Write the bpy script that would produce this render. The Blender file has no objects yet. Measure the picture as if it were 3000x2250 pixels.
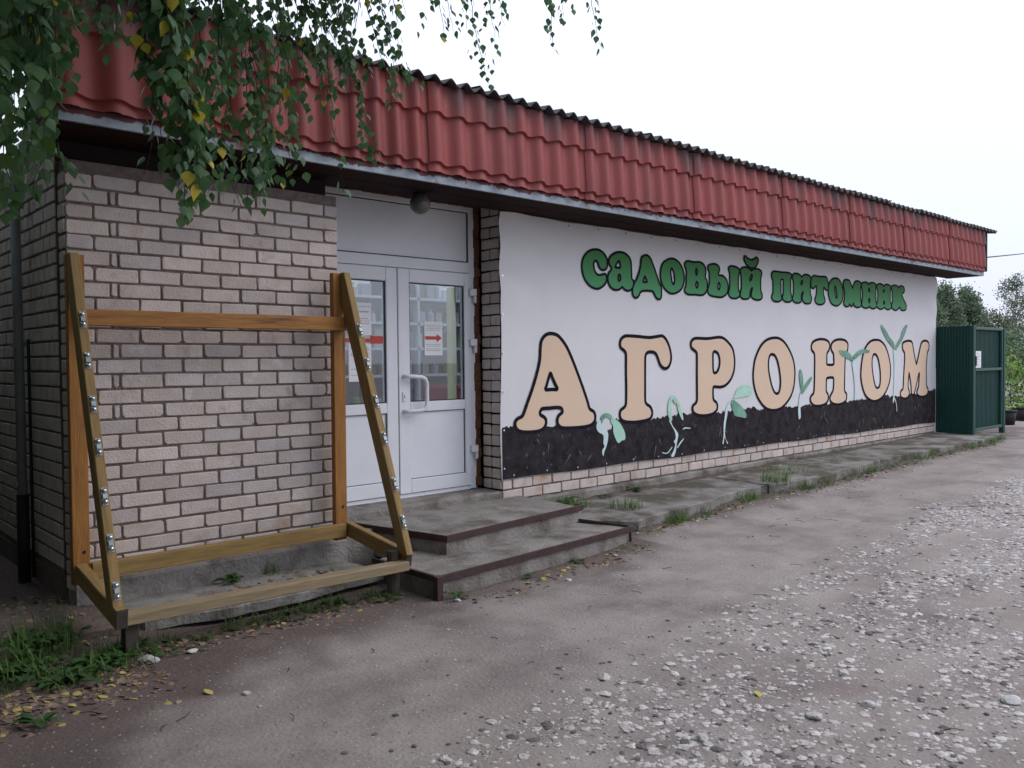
import bpy, bmesh, math, random
import numpy as np
from mathutils import Vector, Matrix, noise
from mathutils.geometry import delaunay_2d_cdt, tessellate_polygon
R = math.radians
random.seed(7); rng = np.random.default_rng(7)
S = bpy.context.scene
COL = S.collection

# ------------------------------------------------------------------ camera
F_PX, PITCH, ROLL, YAW = 2463.55, -.0279, -.0097, .7427
CAM = Vector((-5.0823, -5.6844, 1.1822))
Fw = Vector((math.sin(YAW)*math.cos(PITCH), math.cos(YAW)*math.cos(PITCH), math.sin(PITCH)))
Rt0 = Vector((math.cos(YAW), -math.sin(YAW), 0)); Up0 = Rt0.cross(Fw)
Rt = math.cos(ROLL)*Rt0 + math.sin(ROLL)*Up0
Up = -math.sin(ROLL)*Rt0 + math.cos(ROLL)*Up0
cd = bpy.data.cameras.new('camera'); cam = bpy.data.objects.new('camera', cd); COL.objects.link(cam)
cd.sensor_width = 36; cd.lens = 36*F_PX/3000; cd.clip_start = .05; cd.clip_end = 3000
M = Matrix.Identity(4)
for i in range(3):
    M[i][0], M[i][1], M[i][2], M[i][3] = Rt[i], Up[i], -Fw[i], CAM[i]
cam.matrix_world = M
S.camera = cam

# ------------------------------------------------------------------ sky, sun, exposure
SUN_EL, SUN_AZ = R(42), R(128)          # azimuth clockwise from +Y
w = bpy.data.worlds.new('World'); S.world = w; w.use_nodes = True
nt = w.node_tree; nt.nodes.clear()
out = nt.nodes.new('ShaderNodeOutputWorld'); bg = nt.nodes.new('ShaderNodeBackground')
sky = nt.nodes.new('ShaderNodeTexSky'); sky.sky_type = 'NISHITA'; sky.sun_disc = False
sky.sun_elevation = SUN_EL; sky.sun_rotation = SUN_AZ; sky.air_density = 1.0; sky.dust_density = 3.0
mx = nt.nodes.new('ShaderNodeMix'); mx.data_type = 'RGBA'
mx.inputs[0].default_value = .86
nt.links.new(sky.outputs[0], mx.inputs[6]); mx.inputs[7].default_value = (7.6, 8.05, 9.7, 1)   # even cloud layer
tcw = nt.nodes.new('ShaderNodeTexCoord'); sxw = nt.nodes.new('ShaderNodeSeparateXYZ'); nt.links.new(tcw.outputs['Generated'], sxw.inputs[0])
ovr = nt.nodes.new('ShaderNodeMapRange'); ovr.inputs[3].default_value = .80; ovr.inputs[4].default_value = 1.55; nt.links.new(sxw.outputs['Z'], ovr.inputs[0])   # overcast: zenith about twice the horizon
mul = nt.nodes.new('ShaderNodeVectorMath'); mul.operation = 'SCALE'; nt.links.new(mx.outputs[2], mul.inputs[0]); nt.links.new(ovr.outputs[0], mul.inputs['Scale'])
nt.links.new(mul.outputs[0], bg.inputs[0]); bg.inputs[1].default_value = .10
nt.links.new(bg.outputs[0], out.inputs[0])
sl = bpy.data.lights.new('sun', 'SUN'); sl.energy = .55; sl.angle = R(30); sl.color = (1, .95, .9)
so = bpy.data.objects.new('sun', sl); COL.objects.link(so)
sd = Vector((math.sin(SUN_AZ)*math.cos(SUN_EL), math.cos(SUN_AZ)*math.cos(SUN_EL), math.sin(SUN_EL)))
so.rotation_euler = (-sd).to_track_quat('-Z', 'Y').to_euler()
S.view_settings.view_transform = 'Standard'; S.view_settings.look = 'None'
S.view_settings.exposure = .55; S.view_settings.gamma = 1; S.view_settings.use_curve_mapping = False
S.cycles.max_bounces = 6; S.cycles.transparent_max_bounces = 12

# ------------------------------------------------------------------ helpers
WM = {}
def link(o, parent=None, M=None):
    M = M or Matrix.Identity(4)
    COL.objects.link(o)
    if parent is not None:
        o.parent = parent
        o.matrix_parent_inverse = WM[parent.name].inverted()
    o.matrix_basis = M; WM[o.name] = M.copy()
    return o
def tag(o, label=None, cat=None, group=None, kind=None):
    for k, v in (('label', label), ('category', cat), ('group', group), ('kind', kind)):
        if v: o[k] = v
    return o
def thing(name, loc, label, cat, group=None, rz=0):
    o = bpy.data.objects.new(name, None); o.empty_display_size = .2
    link(o, None, Matrix.Translation(loc) @ Matrix.Rotation(rz, 4, 'Z'))
    return tag(o, label, cat, group)
def mesh(name, v, f, mats=(), smooth=False, mi=None):
    m = bpy.data.meshes.new(name); m.from_pydata([tuple(p) for p in v], [], f)
    for a in (mats if isinstance(mats, (list, tuple)) else [mats]): m.materials.append(a)
    if mi: m.polygons.foreach_set('material_index', mi)
    if smooth: m.polygons.foreach_set('use_smooth', [True]*len(m.polygons))
    m.update(); return m
def obj(name, m, parent=None, M=None, **k):
    o = bpy.data.objects.new(name, m); link(o, parent, M)
    if k: tag(o, **k)
    return o
class MB:
    def __init__(s): s.v = []; s.f = []; s.mi = []
    def add(s, v, f, mi=0):
        n = len(s.v); s.v += [tuple(p) for p in v]; s.f += [tuple(i+n for i in q) for q in f]; s.mi += [mi]*len(f); return s
    def box(s, x0, x1, y0, y1, z0, z1, mi=0, M=None):
        v = [(x, y, z) for x in (x0, x1) for y in (y0, y1) for z in (z0, z1)]
        if M: v = [M @ Vector(p) for p in v]
        return s.add(v, [(0,1,3,2),(4,6,7,5),(0,4,5,1),(2,3,7,6),(0,2,6,4),(1,5,7,3)], mi)
    def tube(s, pts, r, n=8, mi=0, r1=None, cap=True):
        pts = [Vector(p) for p in pts]; k = len(pts); v = []; f = []
        d0 = (pts[1]-pts[0]).normalized(); a = d0.orthogonal().normalized()
        for i, p in enumerate(pts):
            d = (pts[min(i+1, k-1)]-pts[max(i-1, 0)]).normalized()
            a = (a-d*a.dot(d)).normalized(); b = d.cross(a)
            rr = r if r1 is None else r+(r1-r)*i/(k-1)
            for j in range(n):
                t = 2*math.pi*j/n; v.append(p+(a*math.cos(t)+b*math.sin(t))*rr)
        for i in range(k-1):
            for j in range(n):
                f.append((i*n+j, i*n+(j+1) % n, (i+1)*n+(j+1) % n, (i+1)*n+j))
        if cap: f += [tuple(range(n))[::-1], tuple(range((k-1)*n, k*n))]
        return s.add(v, f, mi)
    def prism(s, poly, axis, a0, a1, mi=0):       # polygon in the two other axes
        n = len(poly)
        def P(u, w_, a): return {'x': (a, u, w_), 'y': (u, a, w_), 'z': (u, w_, a)}[axis]
        v = [P(u, w_, a0) for u, w_ in poly]+[P(u, w_, a1) for u, w_ in poly]
        f = [tuple(range(n)), tuple(range(n, 2*n))[::-1]]+[(i, i+n, (i+1) % n+n, (i+1) % n) for i in range(n)]
        return s.add(v, f, mi)
    def mesh(s, name, mats, smooth=False, bevel=0, fix=True, seg=1):
        m = mesh(name, s.v, s.f, mats, smooth, s.mi)
        if bevel or fix:
            b = bmesh.new(); b.from_mesh(m)
            bmesh.ops.recalc_face_normals(b, faces=b.faces)
            if bevel:
                bmesh.ops.bevel(b, geom=[e for e in b.edges if len(e.link_faces) == 2 and e.calc_face_angle() > .5], offset=bevel, segments=seg, affect='EDGES')
            b.to_mesh(m); b.free()
        return m
    def obj(s, name, mats, parent=None, smooth=False, bevel=0, seg=1, M=None, **k):
        return obj(name, s.mesh(name, mats, smooth, bevel, seg=seg), parent, M, **k)

# ------------------------------------------------------------------ materials
MATS = {}
def mat(name, c1, c2=None, scale=8, rough=.8, bump=0, bscale=60, rnd=0, metal=0, spec=.3, stretch=None, coord='pos', detail=5, lo=.35, hi=.65, c3=None, s3=3, lo3=.55, hi3=.7):
    m = bpy.data.materials.new(name); m.use_nodes = True; nt = m.node_tree; N = nt.nodes; L = nt.links
    b = N['Principled BSDF']; b.inputs['Roughness'].default_value = rough; b.inputs['Metallic'].default_value = metal
    b.inputs['Specular IOR Level'].default_value = spec
    if coord == 'pos': src = N.new('ShaderNodeNewGeometry').outputs['Position']
    else: src = N.new('ShaderNodeTexCoord').outputs['Object']
    if stretch:
        mp = N.new('ShaderNodeMapping'); mp.inputs['Scale'].default_value = stretch; L.new(src, mp.inputs[0]); src = mp.outputs[0]
    def ramp_noise(sc, lo, hi, det=detail):
        n = N.new('ShaderNodeTexNoise'); n.inputs['Scale'].default_value = sc; n.inputs['Detail'].default_value = det; n.inputs['Roughness'].default_value = .62
        L.new(src, n.inputs['Vector'])
        r = N.new('ShaderNodeMapRange'); r.inputs[1].default_value = lo; r.inputs[2].default_value = hi
        L.new(n.outputs[0], r.inputs[0]); return r.outputs[0]
    def mixc(fac, a, bcol, mode='MIX'):
        x = N.new('ShaderNodeMix'); x.data_type = 'RGBA'; x.blend_type = mode
        if isinstance(fac, (int, float)): x.inputs[0].default_value = fac
        else: L.new(fac, x.inputs[0])
        for sock, val in ((x.inputs[6], a), (x.inputs[7], bcol)):
            if isinstance(val, tuple): sock.default_value = (*val, 1)
            else: L.new(val, sock)
        return x.outputs[2]
    col = c1
    if c2: col = mixc(ramp_noise(scale, lo, hi), c1, c2)
    if c3: col = mixc(ramp_noise(s3, lo3, hi3), col, c3)
    if rnd:
        oi = N.new('ShaderNodeObjectInfo'); r = N.new('ShaderNodeMapRange'); r.inputs[3].default_value = 1-rnd; r.inputs[4].default_value = 1+rnd*.6
        L.new(oi.outputs['Random'], r.inputs[0])
        hsv = N.new('ShaderNodeHueSaturation'); L.new(r.outputs[0], hsv.inputs['Value'])
        if isinstance(col, tuple): hsv.inputs['Color'].default_value = (*col, 1)
        else: L.new(col, hsv.inputs['Color'])
        col = hsv.outputs[0]
    if isinstance(col, tuple): b.inputs['Base Color'].default_value = (*col, 1)
    else: L.new(col, b.inputs['Base Color'])
    if bump:
        n = N.new('ShaderNodeTexNoise'); n.inputs['Scale'].default_value = bscale; n.inputs['Detail'].default_value = 6
        L.new(src, n.inputs['Vector']); bp = N.new('ShaderNodeBump'); bp.inputs['Strength'].default_value = bump; bp.inputs['Distance'].default_value = .02
        L.new(n.outputs[0], bp.inputs['Height']); L.new(bp.outputs[0], b.inputs['Normal'])
    MATS[name] = m; m['b'] = 1
    return m
def leafmat(name, c1, c2, trans=.3, rough=.5, scale=14):
    m = mat(name, c1, c2, scale, rough, spec=.35)
    nt = m.node_tree; N = nt.nodes; L = nt.links; b = N['Principled BSDF']
    t = N.new('ShaderNodeBsdfTranslucent'); ms = N.new('ShaderNodeMixShader'); ms.inputs[0].default_value = trans
    c = b.inputs['Base Color'].links[0].from_socket; L.new(c, t.inputs[0])
    L.new(b.outputs[0], ms.inputs[1]); L.new(t.outputs[0], ms.inputs[2]); L.new(ms.outputs[0], N['Material Output'].inputs[0])
    return m
m_brick = mat('silicate_brick', (.54,.455,.42), (.62,.55,.515), 7, .92, .35, 90, rnd=.17, c3=(.30,.23,.20), s3=5.5, lo3=.58, hi3=.82, spec=.15)
m_brick_low = mat('silicate_brick_stained', (.52,.43,.375), (.58,.52,.48), 9, .9, .25, 90, rnd=.12, c3=(.38,.24,.15), s3=3, lo3=.52, hi3=.75)
m_mortar = mat('dark_mortar', (.145,.115,.10), (.21,.175,.16), 30, .95, .5, 80)
m_conc = mat('weathered_concrete', (.20,.182,.162), (.29,.268,.245), 4, .95, .6, 45, c3=(.11,.096,.078), s3=3.2, lo3=.48, hi3=.68)
m_conc_l = mat('pale_concrete', (.24,.228,.21), (.33,.315,.295), 3, .95, .6, 40, c3=(.105,.092,.075), s3=3.1, lo3=.47, hi3=.66)
m_steel = mat('rusty_painted_steel', (.042,.026,.025), (.072,.036,.033), 14, .6, .2, 60)
m_tile = mat('red_metal_tile', (.285,.058,.052), (.225,.050,.048), 2.5, .55, .05, 30, spec=.35, c3=(.15,.06,.06), s3=1.3, lo3=.55, hi3=.8, stretch=(1,1,.35))
m_slate = mat('asbestos_slate', (.075,.072,.07), (.12,.115,.11), 12, .95, .6, 50)
m_strip = mat('galvanised_strip', (.33,.38,.42), (.24,.28,.31), 9, .5, .1, 40, metal=.3, c3=(.20,.08,.08), s3=6, lo3=.60, hi3=.66)
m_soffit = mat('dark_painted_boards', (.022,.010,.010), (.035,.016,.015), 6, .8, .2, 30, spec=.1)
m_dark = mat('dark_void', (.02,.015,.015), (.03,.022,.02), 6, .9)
m_pvc = mat('white_pvc', (.74,.76,.79), (.69,.71,.74), 3, .35, 0, c3=(.52,.50,.48), s3=2.2, lo3=.66, hi3=.9)
m_gasket = mat('black_gasket', (.03,.03,.032), (.05,.05,.05), 10, .6)
m_foam = mat('orange_mounting_foam', (.16,.065,.03), (.09,.04,.025), 12, .9, .6, 40)
m_banner = mat('white_banner_vinyl', (.70,.70,.705), (.66,.66,.665), 1.2, .55, .30, 2.3, c3=(.55,.53,.51), s3=.8, lo3=.62, hi3=.9)
m_black = mat('print_black', (.012,.011,.018), (.018,.016,.024), 5, .8, spec=.05)
m_beige = mat('print_beige', (.72,.54,.39), (.70,.52,.375), 2, .6)
m_soil = mat('print_soil', (.018,.016,.019), (.050,.043,.046), 8, .85, spec=.08, lo=.35, hi=.75, c3=(.20,.175,.175), s3=19, lo3=.62, hi3=.80)
m_sp1 = mat('print_sprout_pale', (.62,.74,.76), (.52,.66,.66), 9, .6)
m_sp2 = mat('print_sprout_green', (.22,.42,.31), (.10,.25,.18), 6, .6)
m_sp3 = mat('print_sprout_light', (.35,.60,.42), (.45,.70,.60), 6, .6)
m_green = mat('print_green', (.06,.27,.10), (.05,.24,.09), 3, .6)
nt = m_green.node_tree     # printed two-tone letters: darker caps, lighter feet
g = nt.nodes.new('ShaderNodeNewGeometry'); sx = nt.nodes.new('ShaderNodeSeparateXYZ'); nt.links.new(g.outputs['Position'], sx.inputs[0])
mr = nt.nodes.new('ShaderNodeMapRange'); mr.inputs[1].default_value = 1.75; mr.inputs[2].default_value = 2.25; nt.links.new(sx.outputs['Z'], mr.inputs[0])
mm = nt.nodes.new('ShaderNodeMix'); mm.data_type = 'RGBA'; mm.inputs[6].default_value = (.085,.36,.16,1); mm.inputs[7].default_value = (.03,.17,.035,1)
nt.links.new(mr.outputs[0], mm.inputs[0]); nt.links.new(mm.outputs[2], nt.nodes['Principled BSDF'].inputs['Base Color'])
m_wood_o = mat('orange_stained_wood', (.37,.165,.032), (.25,.10,.022), 3, .55, .2, 9, coord='obj', stretch=(1.2,14,14), spec=.4, c3=(.09,.036,.014), s3=1.0, lo3=.60, hi3=.74)
m_wood_y = mat('weathered_yellow_wood', (.31,.20,.07), (.20,.13,.048), 3, .65, .15, 9, coord='obj', stretch=(1.2,14,14), c3=(.09,.06,.025), s3=1.2, lo3=.66, hi3=.8)
m_wood_p = mat('pale_weathered_wood', (.33,.25,.15), (.22,.17,.10), 3, .7, .15, 9, coord='obj', stretch=(1.2,14,14), c3=(.10,.08,.05), s3=1.2, lo3=.66, hi3=.8)
m_wood_d = mat('dark_wet_wood', (.05,.042,.035), (.075,.06,.05), 6, .8, .3, 20)
m_zinc = mat('zinc_plate', (.20,.23,.23), (.30,.33,.34), 20, .4, 0, metal=.6)
m_bolt = mat('bright_zinc_bolt', (.85,.87,.9), (.75,.77,.8), 20, .22, 0, metal=.85)
m_gate = mat('dark_green_steel', (.012,.058,.048), (.010,.048,.042), 4, .5, .03, 20, spec=.25)
m_gate2 = mat('green_steel_tube', (.022,.08,.064), (.018,.066,.052), 5, .45, spec=.4)
m_pipe = mat('grey_pipe', (.20,.21,.23), (.26,.27,.29), 8, .5)
m_rub = mat('black_plastic', (.012,.012,.013), (.02,.02,.02), 8, .6)
m_paper = mat('white_paper', (.78,.79,.80), (.74,.75,.76), 5, .8)
m_red = mat('print_red', (.55,.08,.07), (.48,.07,.06), 5, .7)
m_text = mat('print_grey_text', (.25,.27,.30), (.5,.52,.55), 80, .8, lo=.45, hi=.55)
m_wall_in = mat('interior_paint', (.62,.66,.66), (.58,.62,.62), 3, .8)
m_shelf = mat('grey_shelf', (.55,.58,.62), (.48,.5,.55), 4, .5)
m_gl = mat('lamp_glass', (.14,.14,.13), (.10,.10,.095), 6, .3, spec=.5)
m_trunk = mat('birch_bark', (.45,.43,.40), (.08,.07,.06), 6, .9, .5, 20, stretch=(1,1,.4))
m_twig = mat('brown_twig', (.045,.03,.022), (.07,.045,.03), 20, .8)
m_leaf = leafmat('birch_leaf', (.062,.145,.060), (.115,.215,.085), .38, .38, 11)
m_leaf_l = leafmat('birch_leaf_light', (.07,.16,.035), (.10,.19,.04), .35, .42, 11)
m_leaf_y = leafmat('yellow_birch_leaf', (.58,.50,.06), (.50,.40,.04), .3, .5, 14)
m_litter = leafmat('leaf_litter', (.15,.09,.06), (.32,.235,.17), .1, .9, 20)
m_litter_y = leafmat('fallen_yellow_leaf', (.48,.41,.12), (.40,.32,.09), .1, .8, 20)
m_weed = leafmat('weed_green', (.035,.085,.022), (.06,.13,.03), .25, .55, 14)
m_grass = leafmat('grass_green', (.085,.17,.03), (.13,.22,.05), .25, .6, 9)
m_far = leafmat('far_foliage', (.125,.20,.11), (.17,.235,.13), .2, .8, 1.2)
m_far2 = leafmat('far_grey_foliage', (.12,.15,.125), (.15,.17,.12), .2, .8, .8)
m_far3 = leafmat('far_brown_foliage', (.10,.085,.05), (.075,.085,.04), .2, .8, .8)
m_vine = leafmat('vine_foliage', (.16,.32,.06), (.23,.38,.09), .3, .6, 2)
m_stone = mat('limestone', (.42,.40,.38), (.52,.50,.48), 25, .9, .3, 60, rnd=.22)
m_grav = mat('gravel_stones', (.36,.332,.308), (.58,.55,.52), 19, .9, .3, 60, lo=.38, hi=.60, c3=(.17,.15,.14), s3=23, lo3=.58, hi3=.63)
m_ground = mat('packed_dirt', (.25,.213,.19), (.305,.268,.24), 1.7, .95, .45, 48, c3=(.16,.128,.118), s3=1.4, lo3=.48, hi3=.74)
m_glass = bpy.data.materials.new('door_glass'); m_glass.use_nodes = True
nt = m_glass.node_tree; nt.nodes.clear()
o_ = nt.nodes.new('ShaderNodeOutputMaterial'); ms = nt.nodes.new('ShaderNodeMixShader'); tr = nt.nodes.new('ShaderNodeBsdfTransparent'); gl = nt.nodes.new('ShaderNodeBsdfGlossy')
gl.inputs['Roughness'].default_value = .02; tr.inputs[0].default_value = (.86,.9,.92,1)
lw = nt.nodes.new('ShaderNodeLayerWeight'); lw.inputs[0].default_value = .5
p4 = nt.nodes.new('ShaderNodeMath'); p4.operation = 'POWER'; p4.inputs[1].default_value = 3.0; nt.links.new(lw.outputs['Facing'], p4.inputs[0])
p5 = nt.nodes.new('ShaderNodeMath'); p5.operation = 'MULTIPLY_ADD'; p5.inputs[1].default_value = .9; p5.inputs[2].default_value = .13; nt.links.new(p4.outputs[0], p5.inputs[0])
nt.links.new(p5.outputs[0], ms.inputs[0]); nt.links.new(tr.outputs[0], ms.inputs[1]); nt.links.new(gl.outputs[0], ms.inputs[2]); nt.links.new(ms.outputs[0], o_.inputs[0])

nt = m_strip.node_tree; N = nt.nodes; L = nt.links      # ragged red overpaint along the top of the strip
g = N.new('ShaderNodeNewGeometry'); sx = N.new('ShaderNodeSeparateXYZ'); L.new(g.outputs['Position'], sx.inputs[0])
nz = N.new('ShaderNodeTexNoise'); nz.inputs['Scale'].default_value = 9; nz.inputs['Detail'].default_value = 4; mp = N.new('ShaderNodeMapping'); mp.inputs['Scale'].default_value = (1, 1, .2)
L.new(g.outputs['Position'], mp.inputs[0]); L.new(mp.outputs[0], nz.inputs['Vector'])
ma = N.new('ShaderNodeMath'); ma.operation = 'MULTIPLY_ADD'; ma.inputs[1].default_value = .12; ma.inputs[2].default_value = -.06; L.new(nz.outputs[0], ma.inputs[0])
mb_ = N.new('ShaderNodeMath'); mb_.operation = 'ADD'; L.new(sx.outputs['Z'], mb_.inputs[0]); L.new(ma.outputs[0], mb_.inputs[1])
mr = N.new('ShaderNodeMapRange'); mr.inputs[1].default_value = 2.574; mr.inputs[2].default_value = 2.582; L.new(mb_.outputs[0], mr.inputs[0])
b = N['Principled BSDF']; old = b.inputs['Base Color'].links[0].from_socket
mm = N.new('ShaderNodeMix'); mm.data_type = 'RGBA'; L.new(mr.outputs[0], mm.inputs[0]); L.new(old, mm.inputs[6]); mm.inputs[7].default_value = (.12,.04,.04,1); L.new(mm.outputs[2], b.inputs['Base Color'])
nt = m_tile.node_tree; N = nt.nodes; L = nt.links       # soot washed down from the slate edge in uneven tongues
g = N.new('ShaderNodeNewGeometry'); sx = N.new('ShaderNodeSeparateXYZ'); L.new(g.outputs['Position'], sx.inputs[0])
nz = N.new('ShaderNodeTexNoise'); nz.inputs['Scale'].default_value = 3.2; nz.inputs['Detail'].default_value = 5; mp = N.new('ShaderNodeMapping'); mp.inputs['Scale'].default_value = (1, 1, .15)
L.new(g.outputs['Position'], mp.inputs[0]); L.new(mp.outputs[0], nz.inputs['Vector'])
ma = N.new('ShaderNodeMath'); ma.operation = 'MULTIPLY_ADD'; ma.inputs[1].default_value = 1.1; ma.inputs[2].default_value = -.55; L.new(nz.outputs[0], ma.inputs[0])
mb_ = N.new('ShaderNodeMath'); mb_.operation = 'ADD'; L.new(sx.outputs['Z'], mb_.inputs[0]); L.new(ma.outputs[0], mb_.inputs[1])
mr = N.new('ShaderNodeMapRange'); mr.inputs[1].default_value = 3.08; mr.inputs[2].default_value = 3.36; L.new(mb_.outputs[0], mr.inputs[0])
b = N['Principled BSDF']; old = b.inputs['Base Color'].links[0].from_socket
mm = N.new('ShaderNodeMix'); mm.data_type = 'RGBA'; L.new(mr.outputs[0], mm.inputs[0]); L.new(old, mm.inputs[6]); mm.inputs[7].default_value = (.10,.045,.045,1); L.new(mm.outputs[2], b.inputs['Base Color'])
m_peb = mat('dark_pebbles', (.09,.08,.078), (.16,.14,.135), 18, .9, .3, 50)

nt = m_brick.node_tree; N = nt.nodes; L = nt.links      # lime bloom smeared over the courses behind the stand
g = N.new('ShaderNodeNewGeometry'); sx = N.new('ShaderNodeSeparateXYZ'); L.new(g.outputs['Position'], sx.inputs[0])
nz = N.new('ShaderNodeTexNoise'); nz.inputs['Scale'].default_value = 9; nz.inputs['Detail'].default_value = 7; nz.inputs['Roughness'].default_value = .7; L.new(g.outputs['Position'], nz.inputs['Vector'])
m1 = N.new('ShaderNodeMapRange'); m1.inputs[1].default_value = .55; m1.inputs[2].default_value = .68; L.new(nz.outputs[0], m1.inputs[0])
m2 = N.new('ShaderNodeMath'); m2.operation = 'SUBTRACT'; m2.inputs[1].default_value = 1.10; L.new(sx.outputs['Z'], m2.inputs[0])
m3 = N.new('ShaderNodeMath'); m3.operation = 'ABSOLUTE'; L.new(m2.outputs[0], m3.inputs[0])
m4 = N.new('ShaderNodeMapRange'); m4.inputs[1].default_value = .34; m4.inputs[2].default_value = .12; L.new(m3.outputs[0], m4.inputs[0])
m5 = N.new('ShaderNodeMath'); m5.operation = 'MULTIPLY'; L.new(m1.outputs[0], m5.inputs[0]); L.new(m4.outputs[0], m5.inputs[1])
b = N['Principled BSDF']; old = b.inputs['Base Color'].links[0].from_socket
mm = N.new('ShaderNodeMix'); mm.data_type = 'RGBA'; L.new(m5.outputs[0], mm.inputs[0]); L.new(old, mm.inputs[6]); mm.inputs[7].default_value = (.62,.60,.58,1); L.new(mm.outputs[2], b.inputs['Base Color'])
m_dirtwall = mat('soil_splashed_concrete', (.12,.09,.075), (.17,.13,.11), 5, .95, .4, 40)

nt = m_brick.node_tree; N = nt.nodes; L = nt.links      # single cooler grey bricks among the pinkish ones
b = N['Principled BSDF']; old = b.inputs['Base Color'].links[0].from_socket
oi = N.new('ShaderNodeObjectInfo'); fr_ = N.new('ShaderNodeMath'); fr_.operation = 'MULTIPLY'; fr_.inputs[1].default_value = 7.31; L.new(oi.outputs['Random'], fr_.inputs[0])
f2 = N.new('ShaderNodeMath'); f2.operation = 'FRACT'; L.new(fr_.outputs[0], f2.inputs[0])
mr = N.new('ShaderNodeMapRange'); mr.inputs[1].default_value = .78; mr.inputs[2].default_value = .98; mr.inputs[4].default_value = .5; L.new(f2.outputs[0], mr.inputs[0])
mm = N.new('ShaderNodeMix'); mm.data_type = 'RGBA'; mm.blend_type = 'MULTIPLY'; L.new(mr.outputs[0], mm.inputs[0]); L.new(old, mm.inputs[6]); mm.inputs[7].default_value = (.70,.78,.88,1); L.new(mm.outputs[2], b.inputs['Base Color'])
m_grit = mat('grit', (.16,.14,.13), (.42,.40,.38), 60, .95, 0, lo=.42, hi=.58)

m_dirty = mat('dirty_pavement_concrete', (.20,.188,.168), (.28,.265,.245), 3, .95, .7, 40, c3=(.095,.082,.062), s3=2.6, lo3=.43, hi3=.60)

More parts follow.
